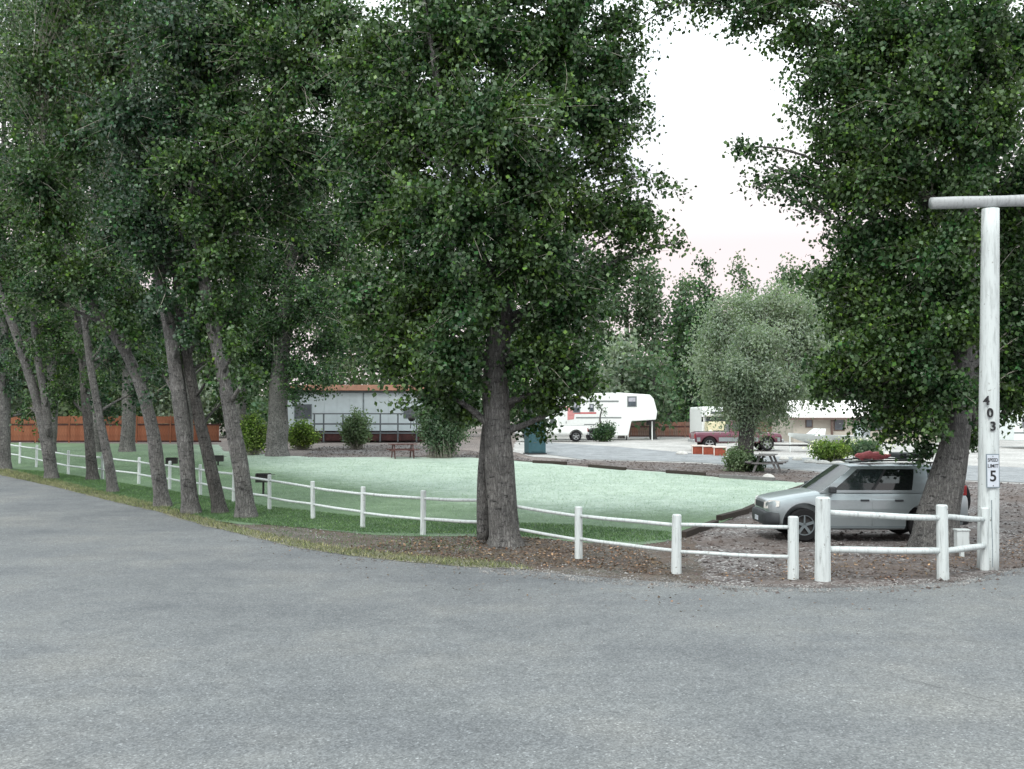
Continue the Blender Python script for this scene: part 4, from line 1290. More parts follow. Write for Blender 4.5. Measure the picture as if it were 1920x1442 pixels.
# ------------------------------------------------------------------ landscape timbers
TG = 'dark timbers edging the lawn'
for (x0, y0, x1, y1, lab) in [
    (1280, 1008, 1342, 985, 'dark timber on the lawn edge just behind the fence post right of centre'),
    (1348, 976, 1400, 962, 'dark lawn edging timber with its cut end facing the fence'),
    (1398, 962, 1450, 938, 'dark lawn edging timber reaching to the car bumper'),
    (1450, 936, 1512, 914, 'dark lawn edging timber beyond the car bonnet'),
    (1000, 868, 1062, 871, 'thin dark timber along the far lawn edge, leftmost one'),
    (1105, 876, 1172, 882, 'thin dark timber along the far lawn edge, second from the left'),
    (1250, 887, 1322, 892, 'thin dark timber along the far lawn edge, left of the olive tree'),
    (1350, 896, 1452, 902, 'pale weathered timber at the foot of the olive tree')]:
    a, b = P(x0, y0), P(x1, y1)
    r = thing('edging_timber', lab, 'timber', (a + b) / 2, 0, TG)
    o = MB().obox(a - (a + b) / 2 + Vector((0, 0, .05)), b - (a + b) / 2 + Vector((0, 0, .05)), .16, .17).build('beam', MT['timber'] if x0 != 1350 else MT['greywood'], r, bevel=.012)

# ------------------------------------------------------------------ park grills and tables
def grill(px, ytop, d, lab):
    t = at(px, ytop, d)
    z = H(0, d)
    g = thing('park_grill', lab, 'grill', (t.x, d, z), 0.2, 'black park grills on the lawn')
    h = t.z - z
    MB().cyl((0, 0, -.1), (0, 0, h - .27), .035, 10).build('pedestal', MT['iron'], g)
    mb = MB()
    mb.box(-.25, .25, -.2, .2, h - .28, h - .26)
    mb.box(-.25, -.235, -.2, .2, h - .26, h)
    mb.box(.235, .25, -.2, .2, h - .26, h)
    mb.box(-.235, .235, .185, .2, h - .26, h)
    mb.box(-.235, .235, -.2, -.185, h - .26, h - .08)
    mb.build('firebox', MT['iron'], g)
    mb = MB()
    for i in range(9): mb.box(-.22 + i * .055 - .004, -.22 + i * .055 + .004, -.18, .18, h - .05, h - .042)
    mb.box(.25, .38, -.02, .02, h - .05, h - .035)
    mb.build('grate', MT['iron'], g)


grill(494, 888, 33, 'black park grill nearest the fence, right of the leaning trunks')
grill(322, 858, 46, 'black park grill seen between the crooked and the thick pale trunk')
grill(409, 854, 47, 'black park grill seen between the crossing trunk and the last leaning trunk')


def picnic(px, by, lab, mat, rz, s=1.0):
    b = P(px, by)
    t = thing('picnic_table', lab, 'table', b, rz)
    for i in range(5): MB().box(-.9 * s, .9 * s, -.36 + i * .146, -.36 + i * .146 + .14, .72, .76).build('plank', mat, t)
    for sy in (-1, 1):
        MB().box(-.9 * s, .9 * s, sy * .68 - .13, sy * .68 + .13, .43, .47).build('bench', mat, t)
    for sx in (-.62 * s, .62 * s):
        MB().obox((sx, -.5, 0), (sx, -.2, .72), .05, .09).build('leg', mat, t)
        MB().obox((sx, .5, 0), (sx, .2, .72), .05, .09).build('leg', mat, t)
        MB().box(sx - .08, sx - .03, -.75, .75, .36, .43).build('crossbar', mat, t)


picnic(755, 859, 'red brown picnic table in front of the mobile home deck', MT['picnic'], .3, .8)
picnic(1438, 885, 'grey picnic table beside the silvery olive tree', MT['greywood'], 1.2, 1.0)

# ------------------------------------------------------------------ red board fence at the back left
def board_fence(x0, x1, by0, by1, d, hgt, mats, label, name, upper=True):
    a, b = at(x0, by0, d), at(x1, by1, d)
    a.z = H(0, d); b.z = H(0, d)
    L = (b - a).length
    r = thing(name, label, 'fence', a)
    n = min(290, int(L / .19))
    me = {}
    lo, hi = 0.05, hgt * 0.68
    for j, m in enumerate(mats):
        o = MB().box(0, .182, -.012, .012, lo, hi).build('board', m, r)
        me[j] = o.data
        o.location = (j * .19, random.uniform(-.006, .006), 0)
    for i in range(len(mats), n):
        o = bpy.data.objects.new('board', me[random.randrange(len(mats))])
        COL.objects.link(o)
        o.parent = r
        o.location = (i * .19, random.uniform(-.008, .008), random.uniform(-.015, .015))
    MB().box(0, L, -.03, -.013, hi - .06, hi + .05).build('rail', MT['skirt'], r)
    if upper:
        k = int(L / 2.4)
        for i in range(k):
            MB().box(i * 2.4 + .06, i * 2.4 + 2.34, -.012, .01, hi + .07, hgt - random.uniform(0, .05)).build('top_panel', mats[i % len(mats)], r)
            MB().box(i * 2.4 - .05, i * 2.4 + .05, -.05, -.03, 0, hgt + .04).build('fence_post', mats[(i + 1) % len(mats)], r)
    MB().box(0, L, -.03, -.013, 0.04, .16).build('rail', MT['skirt'], r)


board_fence(-60, 415, 836, 836, 71, 1.9, [MT['redwood'], MT['redwood2']], 'red stained board fence behind the leaning trunks', 'board_fence')
board_fence(1180, 1480, 808, 808, 86, 1.35, [MT['oldfence'], MT['oldfence2']], 'old brown board fence beyond the white trailer', 'board_fence')


# ------------------------------------------------------------------ mobile home with deck
def mobile_home():
    d = 74
    a = at(535, 830, d)
    k = mpp(d)
    X0, X1 = 0, (800 - 535) * k
    z0 = H(0, d)
    t = thing('mobile_home', 'pale blue mobile home with a copper toned roof edge', 'mobile home', (a.x, d, z0))
    ztop = at(600, 733, d).z - z0
    zrf = at(600, 722, d).z - z0
    MB().box(X0, X1, 0.03, 4.2, 0.75, ztop).build('wall', MT['siding'], t)
    n = 11
    w = (X1 - X0) / n
    for i in range(n):
        MB().box(X0 + i * w + .012, X0 + (i + 1) * w - .012, 0, .027, .78, ztop - .16).build('siding_panel', MT['siding'], t)
    MB().box(X0 - .15, X1 + .15, -.32, 4.5, ztop + .02, zrf).build('roof', MT['peach'], t, bevel=.02)
    MB().box(X0, X1, -.06, 0.0, ztop - .14, ztop).build('gutter', MT['trim'], t)
    MB().box(X0, X1, .1, 4.1, 0, .72).build('skirting', MT['skirt'], t)
    sx = (681 - 535) * k
    MB().box(sx - .04, sx + .04, -.03, -.003, .8, ztop - .15).build('corner_trim', MT['trim'], t)
    for wx0, wx1, zz0, zz1 in ((.7, 1.9, 1.7, 2.7), (4.6 + 4.2, 4.6 + 5.2, 1.75, 2.5)):
        f = MB().box(wx0 - .06, wx1 + .06, -.03, -.001, zz0 - .06, zz1 + .06).build('window', MT['trim'], t)
        MB().box(wx0, wx1, -.04, -.032, zz0, zz1).build('pane', MT['winglass'], f)
    # deck
    dz = at(700, 812, 71.6).z - z0
    xa, xb = (597 - 535) * k, X1 + .5
    dk = thing('deck', 'grey railed deck with dark red skirting along the mobile home front', 'deck', (a.x + xa, d - 2.2, z0))
    L = xb - xa
    for i in range(8): MB().box(0, L, i * .26, i * .26 + .25, dz - .05, dz).build('plank', MT['deckrail'], dk)
    for i in range(12):
        MB().box(i * L / 12 + .01, (i + 1) * L / 12 - .01, .04, .07, .1, dz - .06).build('skirt_board', MT['skirt'], dk)
    rt = at(700, 777, 71.6).z - z0
    rm = at(700, 795, 71.6).z - z0
    for px in (600, 617, 652, 684, 720, 752, 786):
        x = (px - 535) * k - xa
        MB().box(x - .05, x + .05, -.05, .05, 0, rt).build('post', MT['deckrail'], dk)
    MB().box(0, L, -.075, .03, rt - .0, rt + .09).build('rail', MT['deckrail'], dk)
    MB().box(0, L, -.085, -.052, rm - .06, rm + .06).build('rail', MT['deckrail'], dk)


mobile_home()
# round bbq kettle on deck: small dark thing by the right post
g = at(772, 775, 72.4)
kt = thing('kettle_grill', 'small black kettle grill on the deck beside the dark bush', 'grill', (g.x, 72.4, 1.9))
mb = MB()
mb.tube([(0, 0, z) for z in (.52, .58, .68, .8, .9, .95)], [.08, .2, .27, .26, .16, .03], 14)
mb.build('bowl', MT['iron'], kt, smooth=True)
for a in (0, 2.1, 4.2): MB().cyl((.2 * math.cos(a), .2 * math.sin(a), 0), (.1 * math.cos(a), .1 * math.sin(a), .58), .015, 6).build('leg', MT['iron'], kt)


# ------------------------------------------------------------------ beige house with the white roof
def house():
    d = 72
    k = mpp(d)
    a = at(1488, 830, d)
    z0 = H(0, d)
    W = (1800 - 1488) * k
    t = thing('beige_house', 'long low beige building with a bright white metal roof', 'house', (a.x, d, z0))
    ze = at(1500, 784, d).z - z0
    zr = at(1500, 752, d + 3).z - z0
    MB().box(0, W, 0, 6, -.1, ze).build('wall', MT['beige'], t)
    # roof as a low gable with ribs
    n = 26
    for i in range(n):
        x0, x1 = -.4 + i * (W + .8) / n, -.4 + (i + 1) * (W + .8) / n - .015
        mb = MB()
        mb.add([(x0, -.5, ze + .02), (x1, -.5, ze + .02), (x1, 3, zr), (x0, 3, zr), (x0, -.5, ze + .08), (x1, -.5, ze + .08), (x1, 3, zr + .06), (x0, 3, zr + .06)],
               [(0, 3, 2, 1), (4, 5, 6, 7), (0, 1, 5, 4), (1, 2, 6, 5), (2, 3, 7, 6), (3, 0, 4, 7)])
        mb.build('roof_panel', MT['roofw'], t)
    MB().add([(-.4, 3.02, zr + .06), (W + .4, 3.02, zr + .06), (W + .4, 6.5, ze), (-.4, 6.5, ze)], [(0, 1, 2, 3)]).build('rear_roof', MT['roofw'], t)
    MB().box(-.42, W + .42, -.54, -.505, ze - .12, ze + .03).build('fascia', MT['fascia'], t)
    for px0, px1, y0, y1 in ((1565, 1582, 786, 806), (1512, 1522, 787, 800), (1640, 1660, 788, 806), (1725, 1745, 788, 806)):
        x0, x1 = (px0 - 1488) * k, (px1 - 1488) * k
        zz1, zz0 = at(px0, y0, d).z - z0, at(px0, y1, d).z - z0
        f = MB().box(x0 - .07, x1 + .07, -.04, -.002, zz0 - .07, zz1 + .02).build('window', MT['fascia'], t)
        MB().box(x0, x1, -.055, -.042, zz0, zz1 - .02).build('pane', MT['winglass'], f)
    x = (1600 - 1488) * k
    f = MB().box(x, x + .9, -.04, -.002, .1, ze - .3).build('door', MT['siding'], t)
    MB().cyl((x + .8, -.08, 1.1), (x + .8, -.04, 1.1), .03, 8).build('handle', MT['iron'], f)
    x = (1565 - 1488) * k - .3
    MB().box(x - .07, x + .07, -.4, -.26, 0, ze).build('porch_post', MT['fascia'], t)


house()


# ------------------------------------------------------------------ vehicles
def wheel(parent, x, y, z, r, w, side, spokes=5, name='wheel', rz=0.0, rim='alloy'):
    e = bpy.data.objects.new(name, None)
    COL.objects.link(e)
    e.parent = parent
    e.location = (x, y, z)
    e.rotation_euler = (0, 0, rz)
    mb = MB()
    prof = [(-w / 2, r * .62), (-w / 2, r * .9), (-w * .4, r * .97), (-w * .2, r), (w * .2, r), (w * .4, r * .97), (w / 2, r * .9), (w / 2, r * .62), (0, r * .58)]
    S = 28
    vs = [(math.cos(2 * math.pi * k / S) * q[1], q[0], math.sin(2 * math.pi * k / S) * q[1]) for k in range(S) for q in prof]
    m = len(prof)
    fs = [(k * m + i, ((k + 1) % S) * m + i, ((k + 1) % S) * m + (i + 1) % m, k * m + (i + 1) % m) for k in range(S) for i in range(m)]
    mb.add(vs, fs)
    mb.build('tyre', MT['tyre'], e, smooth=False)
    mb = MB()
    yo = side * w * .32
    mb.tube([(0, yo - .02 * side, 0), (0, yo, 0)], [r * .16, r * .14], 12)
    for i in range(spokes):
        a = 2 * math.pi * i / spokes + .3
        mb.obox((math.cos(a) * r * .1, yo, math.sin(a) * r * .1), (math.cos(a) * r * .6, yo, math.sin(a) * r * .6), .03, r * .17)
    S = 28
    vs = [(math.cos(2 * math.pi * k / S) * q, yo + dy, math.sin(2 * math.pi * k / S) * q) for k in range(S) for q, dy in ((r * .64, -.02), (r * .56, -.02), (r * .56, .02), (r * .64, .02))]
    fs = [(k * 4 + i, ((k + 1) % S) * 4 + i, ((k + 1) % S) * 4 + (i + 1) % 4, k * 4 + (i + 1) % 4) for k in range(S) for i in range(4)]
    mb.add(vs, fs)
    mb.build('rim', MT[rim], e)
    mb = MB()
    mb.tube([(0, 0, 0), (0, yo * .4, 0)], [r * .56, r * .56], 20)
    mb.build('brake_disc', MT['iron'], e)
    return e


def cut(o, cutters):
    """carve shapes out of o and bake the result"""
    tmp = []
    for c in cutters:
        co = c.build('cutter', MT['black'], o.parent)
        m = o.modifiers.new('c', 'BOOLEAN')
        m.operation = 'DIFFERENCE'
        m.solver = 'EXACT'
        m.object = co
        tmp.append(co)
    bpy.context.view_layer.update()
    dg = bpy.context.evaluated_depsgraph_get()
    dg.update()
    me = bpy.data.meshes.new_from_object(o.evaluated_get(dg))
    o.modifiers.clear()
    o.data = me
    for c in tmp: bpy.data.objects.remove(c, do_unlink=True)


def lower_body(parent, st, mat, name='body', arches=(), cutw=1.2):
    """st rows: x, zbottom, ztop, halfwidth"""
    vs, fs = [], []
    rows = smooth_path(st, 40)
    half = []
    for x, zb, zt, hw in rows:
        dz = zt - zb
        prof = [(0, zb), (hw * .9, zb), (hw * .975, zb + .07), (hw * .995, zb + dz * .3), (hw, zb + dz * .55), (hw * .985, zt - dz * .2), (hw * .95, zt - dz * .06), (hw * .86, zt - .005), (hw * .5, zt + .015), (0, zt + .02)]
        loop = prof + [(-y, z) for y, z in reversed(prof[1:-1])]
        half.append(len(loop))
        vs += [(x, y, z) for y, z in loop]
    m = half[0]
    n = len(rows)
    fs = [(i * m + j, i * m + (j + 1) % m, (i + 1) * m + (j + 1) % m, (i + 1) * m + j) for i in range(n - 1) for j in range(m)]
    fs.append(tuple(reversed(range(m))))
    fs.append(tuple(range((n - 1) * m, n * m)))
    mb = MB()
    mb.add(vs, fs)
    o = mb.build(name, mat, parent, smooth=True)
    if arches:
        cs = []
        for ax, az, ar in arches:
            c = MB()
            c.cyl((ax, -cutw, az), (ax, -cutw * .45, az), ar, 28)
            cs.append(c)
            c = MB()
            c.cyl((ax, cutw * .45, az), (ax, cutw, az), ar, 28)
            cs.append(c)
        cut(o, cs)
        for p in o.data.polygons: p.use_smooth = abs(p.normal.y) > .05 or abs(p.normal.z) > .2
    md = o.modifiers.new('n', 'EDGE_SPLIT')
    md.split_angle = math.radians(38)
    return o


def side_pt(xb0, xb1, xt0, xt1, zb, zt, wb, wt, s, t, sgn):
    x = (1 - t) * ((1 - s) * xb0 + s * xb1) + t * ((1 - s) * xt0 + s * xt1)
    bulge = 0.03 * math.sin(math.pi * t)
    return Vector((x, sgn * ((1 - t) * wb + t * wt + bulge), (1 - t) * zb + t * zt))


def patch(fn, s0, s1, t0, t1, thick, n=3, m=3):
    """thin curved slab over s,t range; fn(s,t)->Vector, thick along sign*y"""
    mb = MB()
    vs = []
    for off in (0, thick):
        for i in range(n + 1):
            for j in range(m + 1):
                p = fn(s0 + (s1 - s0) * i / n, t0 + (t1 - t0) * j / m)
                vs.append(p + Vector((0, off if p.y >= 0 else -off, 0)))
    q = (n + 1) * (m + 1)
    fs = []
    for i in range(n):
        for j in range(m):
            a = i * (m + 1) + j
            fs += [(a, a + 1, a + m + 2, a + m + 1), (q + a, q + a + m + 1, q + a + m + 2, q + a + 1)]
    ring = [i * (m + 1) for i in range(n + 1)] + [n * (m + 1) + j for j in range(1, m + 1)] + [i * (m + 1) + m for i in range(n - 1, -1, -1)] + [j for j in range(m - 1, 0, -1)]
    for a, b in zip(ring, ring[1:] + ring[:1]): fs.append((a, b, q + b, q + a))
    mb.add(vs, fs)
    return mb


def cabin(parent, g, paint, windows, glass_front=None, roof_h=.06, frame=(.1, .9), dark=()):
    """g = (xb0, xb1, xt0, xt1, zb, zt, wb, wt); windows [(s0,s1,material)]"""
    t0, t1 = frame
    for sgn in (-1, 1):
        fn = lambda s, t, sgn=sgn: side_pt(*g, s, t, sgn)
        mbs = []
        patch(fn, 0, 1, 0, t0, .02, 10, 1).build('sill', paint, parent)
        patch(fn, 0, 1, t1, 1, .02, 10, 1).build('roof_rail', paint, parent)
        e = 0.0
        for wi, (s0, s1, gm) in enumerate(windows):
            patch(fn, e, s0, t0, t1, .02, 2, 3).build('pillar', MT['black'] if wi in dark else paint, parent)
            patch(lambda s, t, fn=fn: fn(s, t) - Vector((0, .012 * (1 if fn(s, t).y > 0 else -1), 0)), s0, s1, t0, t1, .008, 3, 3).build('window', gm, parent)
            e = s1
        patch(fn, e, 1, t0, t1, .02, 2, 3).build('pillar', paint, parent)
    xb0, xb1, xt0, xt1, zb, zt, wb, wt = g
    for xb, xt, nm in ((xb0, xt0, 'windscreen'), (xb1, xt1, 'rear_window')):
        mb = MB()
        n = 8
        vs = []
        for off in (0, .012):
            for i in range(n + 1):
                f = 2 * i / n - 1
                bow = -.07 * (1 - f * f) * (1 if xt > xb else -1)
                for t in (0, .5, 1):
                    w = (wb * (1 - t) + wt * t + .03 * math.sin(math.pi * t)) * .985
                    vs.append((xb * (1 - t) + xt * t + bow + off, f * w, zb * (1 - t) + zt * t))
        q = (n + 1) * 3
        fs = []
        for i in range(n):
            for j in range(2):
                a = i * 3 + j
                fs += [(a, a + 1, a + 4, a + 3), (q + a, q + a + 3, q + a + 4, q + a + 1)]
        mb.add(vs, fs)
        mb.build(nm, glass_front or MT['glass'], parent, smooth=True)
    mb = MB()
    n, m = 8, 8
    vs = []
    for i in range(n + 1):
        x = xt0 - .05 + (xt1 - xt0 + .1) * i / n
        for j in range(m + 1):
            f = 2 * j / m - 1
            vs.append((x, f * (wt + .012), zt + roof_h * (1 - f ** 4) * (1 - (2 * i / n - 1) ** 6 * .6)))
    vs += [(x, y, z - .05) for x, y, z in vs]
    q = (n + 1) * (m + 1)
    fs = []
    for i in range(n):
        for j in range(m):
            a = i * (m + 1) + j
            fs += [(a, a + m + 1, a + m + 2, a + 1), (q + a, q + a + 1, q + a + m + 2, q + a + m + 1)]
    ring = [i * (m + 1) for i in range(n + 1)] + [n * (m + 1) + j for j in range(1, m + 1)] + [i * (m + 1) + m for i in range(n - 1, -1, -1)] + [j for j in range(m - 1, 0, -1)]
    for a, b in zip(ring, ring[1:] + ring[:1]): fs.append((a, q + a, q + b, b))
    mb.add(vs, fs)
    mb.build('roof', paint, parent, smooth=True)


def suv():
    b = P(1505, 1017)
    d = b.y + 0.85
    cx = at(1510, 980, d - .8).x + 1.3
    t = thing('parked_suv', 'silver compact SUV parked behind the white fence facing left', 'car', (cx, d, H(0, d)), math.radians(-1.5))
    st = [(-2.06, .46, .80, .56), (-2.02, .40, .86, .68), (-1.9, .34, .905, .79), (-1.6, .30, .965, .855), (-1.2, .28, 1.03, .87), (-.8, .27, 1.08, .875), (0, .27, 1.085, .88), (.9, .27, 1.09, .88), (1.5, .28, 1.09, .875), (1.95, .33, 1.08, .86), (2.16, .38, 1.04, .83), (2.22, .42, .98, .8)]
    WX0, WX1, WR = -1.3, 1.3, .36
    lower_body(t, st, MT['silver'], arches=[(WX0, WR + .02, .46), (WX1, WR + .02, .46)], cutw=1.1)
    MB().box(-1.9, 1.9, -.6, .6, .24, .5).build('chassis', MT['plastic'], t)
    # doors stand 6 mm proud of the body, with a shadow gap around each
    def side(x, f, sgn):
        # f 0..1 from sill to belt
        prof = [(0, .975), (.3, .995), (.55, 1.0), (.8, .985), (.94, .95)]
        for (a, wa), (c, wc) in zip(prof, prof[1:]):
            if f <= c: break
        w = wa + (wc - wa) * (f - a) / (c - a)
        return Vector((x, sgn * (.8775 * w + .004), .30 + (1.05 - .30) * f))
    for sgn in (-1, 1):
        for x0, x1 in ((-.86, .13), (.15, .86)):
            dr = patch(lambda s, f, sgn=sgn: side(s, f, sgn), x0, x1, .06, .93, .006, 4, 7).build('door', MT['silver'], t)
            hx = x1 - .14
            p = side(hx, .8, sgn)
            MB().box(hx - .09, hx + .09, min(p.y, p.y + sgn * .035), max(p.y, p.y + sgn * .035), p.z - .02, p.z + .02).build('handle', MT['plastic'], dr, bevel=.006)
        patch(lambda s, f, sgn=sgn: side(s, f, sgn), -.9, .84, 0.0, .07, .014, 4, 2).build('side_moulding', MT['silver_dk'], t)
    g = (-.95, 2.12, -.2, 1.86, 1.06, 1.62, .815, .655)
    cabin(t, g, MT['silver'], [(.07, .345, MT['glass']), (.365, .64, MT['glass_dark']), (.76, .945, MT['glass_dark'])], roof_h=.05, dark=(1,))
    # black window surrounds on the B pillar
    # bumpers
    bp = [(-2.14, .36, .56, .5), (-2.1, .34, .62, .66), (-2.0, .33, .64, .79), (-1.84, .33, .63, .885)]
    lower_body(t, bp, MT['plastic'], 'front_bumper')
    bp = [(1.72, .36, .62, .885), (2.0, .36, .63, .86), (2.23, .37, .62, .8), (2.3, .4, .6, .68)]
    lower_body(t, bp, MT['plastic'], 'rear_bumper')
    MB().box(-2.075, -2.0, -.42, .42, .68, .82).build('grille', MT['plastic'], t, bevel=.01)
    for s in (-1, 1):
        h = MB()
        h.add([(-2.085, s * .45, .69), (-2.06, s * .62, .70), (-1.84, s * .845, .76), (-1.82, s * .825, .885), (-2.0, s * .66, .885), (-2.075, s * .45, .83), (-1.95, s * .5, .7), (-1.85, s * .7, .74)],
              [(0, 1, 4, 5), (1, 2, 3, 4), (0, 5, 6), (6, 7, 1, 0), (7, 2, 1), (5, 4, 3, 7, 6)] if s < 0 else [(5, 4, 1, 0), (4, 3, 2, 1), (6, 5, 0), (0, 1, 7, 6), (1, 2, 7), (6, 7, 3, 4, 5)])
        h.build('headlight', MT['lamp'], t)
        MB().box(2.08, 2.2, s * .74 - .07, s * .74 + .07, 1.0, 1.22).build('tail_light', MT['redlamp'], t, bevel=.02)
        m = MB().box(-.8, -.66, s * .98 - .09, s * .98 + .09, 1.06, 1.2).build('mirror', MT['plastic'], t, bevel=.03)
        MB().box(-.74, -.7, min(s * .82, s * .92), max(s * .82, s * .92), 1.08, 1.12).build('arm', MT['plastic'], m)
        MB().tube([(-.25, s * .56, 1.70), (.3, s * .56, 1.745), (1.1, s * .56, 1.745), (1.65, s * .56, 1.69)], [.016] * 4, 8).build('roof_rail', MT['black'], t, smooth=True)
        for wx in (WX0, WX1):
            wheel(t, wx, s * .76, WR, WR, .21, s, rim='silver_dk')
    MB().box(2.3, 2.31, -.45, -.15, .62, .76).build('number_plate', MT['signface'], t)
    MB().box(-2.152, -2.142, -.15, .15, .4, .5).build('number_plate', MT['signface'], t)
    for x in (0.25, 1.2): MB().box(x - .025, x + .025, -.62, .62, 1.74, 1.77).build('crossbar', MT['black'], t)
    wheel(t, 2.4, 0.05, .88, .34, .22, 1, rz=-math.pi / 2, name='spare_wheel')
    for x in (-.35, .75):
        for y in (-.38, .38):
            MB().box(x, x + .5, y - .24, y + .24, .55, .72).build('seat', MT['seat'], t, bevel=.05)
            MB().obox((x + .45, y, .66), (x + .62, y, 1.22), .46, .13).build('backrest', MT['seat'], t, bevel=.04)
            MB().box(x + .58, x + .68, y - .13, y + .13, 1.24, 1.42).build('headrest', MT['seat'], t, bevel=.04)
    MB().box(-1.05, -.75, -.74, .74, .8, 1.06).build('dashboard', MT['plastic'], t, bevel=.04)
    # fabric-wrapped load and a dark roof box in the rack
    k = Vector((cx, d, H(0, d)))
    mb = MB()
    mb.tube([(0.05 + i * .08, -.05 + .03 * math.sin(i), 1.825 + .015 * math.sin(i * 2.1)) for i in range(11)], [.02, .05, .075, .09, .1, .09, .095, .08, .06, .04, .02], 12, jit=.16, seed=2)
    ld = mb.build('roof_load', MT['redcloth'], None, smooth=True)
    ld.location = k
    tag(ld, 'pink red bundle strapped on the roof of the silver SUV', 'luggage')
    bxo = MB().box(.95, 1.6, -.35, .35, 1.785, 1.9).build('roof_box', MT['plastic'], None, bevel=.04)
    bxo.location = k
    tag(bxo, 'flat dark box on the rear of the SUV roof rack', 'luggage')
    return t


suv()


def fifth_wheel():
    d = 76
    k = mpp(d)
    z0 = H(0, d)
    a = at(1020, 822, d)
    L = (1232 - 1020) * k
    t = thing('fifth_wheel_trailer', 'white fifth wheel trailer with grey stripes parked across the gravel lot', 'trailer', (a.x, d, z0))
    X = lambda px: (px - 1020) * k
    Z = lambda py: at(1100, py, d).z - z0
    prof = [(0, Z(817)), (X(1178), Z(817)), (X(1184), Z(790)), (X(1230), Z(787)), (X(1232.5), Z(772)), (X(1226), Z(748)), (X(1219), Z(740)), (X(1160), Z(736)), (X(1030), Z(740)), (0, Z(744))]
    n = len(prof)
    mb = MB()
    mb.add([(x, y, z) for y in (0, 2.45) for x, z in prof], [tuple(range(n)), tuple(reversed(range(n, 2 * n)))] + [(i, n + i, n + (i + 1) % n, (i + 1) % n) for i in range(n)])
    mb.build('body', MT['rvwhite'], t, bevel=.06)
    def win(px0, px1, y0, y1, blind=True):
        f = MB().box(X(px0), X(px1), -.02, -.002, Z(y1), Z(y0)).build('window', MT['rvgrey'], t)
        MB().box(X(px0) + .07, X(px1) - .07, -.03, -.022, Z(y1) + .06, Z(y0) - .06).build('pane', MT['winglass'], f)
        if blind: MB().box(X(px0) + .1, X(px1) - .1, -.036, -.031, (Z(y0) + Z(y1)) / 2, Z(y0) - .1).build('blind', MT['winblind'], f)
    win(1176, 1194, 743, 763)
    win(1074, 1088, 754, 774)
    win(1105, 1114, 757, 772)
    for x0, x1, y0, y1, m in ((1060, 1160, 751, 754, 'rvgrey'), (1068, 1118, 773, 776, 'rvred'), (1080, 1165, 782, 784.5, 'rvgrey'), (1095, 1118, 795, 797, 'rvgrey'), (1092, 1118, 804, 806, 'rvgrey'), (1020, 1060, 808, 810, 'rvgrey')):
        MB().box(X(x0), X(x1), -.012, -.001, Z(y1), Z(y0)).build('stripe', MT[m], t)
    mb = MB()
    q = [(1052, 764), (1066, 762), (1078, 772), (1076, 786), (1062, 788)]
    mb.add([(X(x), y, Z(z)) for y in (-.014, -.001) for x, z in q], [(0, 1, 2, 3, 4), (9, 8, 7, 6, 5)] + [(i, 5 + i, 5 + (i + 1) % 5, (i + 1) % 5) for i in range(5)])
    mb.build('graphic', MT['rvpink'], t)
    f = MB().box(X(1049), X(1064), -.018, -.002, Z(812), Z(766)).build('door', MT['rvwhite'], t)
    MB().box(X(1061), X(1062), -.05, -.02, Z(794), Z(790)).build('handle', MT['iron'], f)
    MB().box(X(1060), X(1112), 1.0, 2.2, Z(736), Z(733)).build('air_conditioner', MT['rvwhite'], t, bevel=.04)
    mb = MB()
    mb.cyl((X(1112), -.01, Z(816)), (X(1112), .3, Z(816)), 13.5 * k, 20)
    mb.build('wheel_arch', MT['black'], t)
    wheel(t, X(1112), -.0, .4, .4, .22, -1)
    wheel(t, X(1112), 2.3, .4, .4, .22, 1)
    MB().box(.2, X(1175), .3, 2.1, .35, .62).build('chassis', MT['black'], t)
    for px in (1176, 1224): MB().box(X(px) - .04, X(px) + .04, .4, .48, 0, Z(790)).build('landing_leg', MT['iron'] if px < 1200 else MT['rvwhite'], t)
    MB().box(X(1216), X(1224), 1.1, 1.3, Z(797), Z(787)).build('hitch', MT['iron'], t)


fifth_wheel()


def motorhome():
    d = 70
    k = mpp(d)
    c = at(1347, 815, d)
    t = thing('motorhome', 'cream and white motorhome facing the camera left of the olive tree', 'motorhome', (c.x, d, H(0, d)))
    Z = lambda py: at(1347, py, d).z - t.location.z
    MB().box(-.95, .95, .9, 6, .5, Z(762)).build('body', MT['rvwhite'], t, bevel=.12)
    MB().box(-.92, .92, .1, .9, Z(781), Z(766)).build('overhang', MT['rvwhite'], t, bevel=.12)
    MB().box(-.5, .5, .07, .1, Z(776), Z(772)).build('front_window', MT['winglass'], t)
    ws = MB()
    ws.add([(-.75, .5, Z(790)), (.75, .5, Z(790)), (.65, .85, Z(782)), (-.65, .85, Z(782)), (-.75, .95, Z(790)), (.75, .95, Z(790)), (.65, .95, Z(782)), (-.65, .95, Z(782))],
           [(0, 1, 2, 3), (7, 6, 5, 4), (0, 4, 5, 1), (1, 5, 6, 2), (2, 6, 7, 3), (3, 7, 4, 0)])
    ws.build('windscreen', MT['winglass'], t)
    MB().box(-.8, .8, -.25, .9, .45, Z(790.5)).build('bonnet', MT['cream'], t, bevel=.08)
    MB().box(-.85, .85, -.36, -.26, .4, .62).build('bumper', MT['alloy'], t, bevel=.02)
    for s in (-1, 1):
        MB().cyl((s * .6, -.255, .85), (s * .6, -.28, .85), .11, 14).build('headlight', MT['lamp'], t)
        wheel(t, s * .72, .3, .36, .36, .2, s)
        wheel(t, s * .8, 4.6, .36, .36, .2, s)
        MB().box(s * 1.05 - .06, s * 1.05 + .06, .35, .42, 1.5, 1.85).build('mirror', MT['black'], t)
    MB().box(-.4, .4, -.27, -.255, .7, .9).build('grille', MT['black'], t)


motorhome()


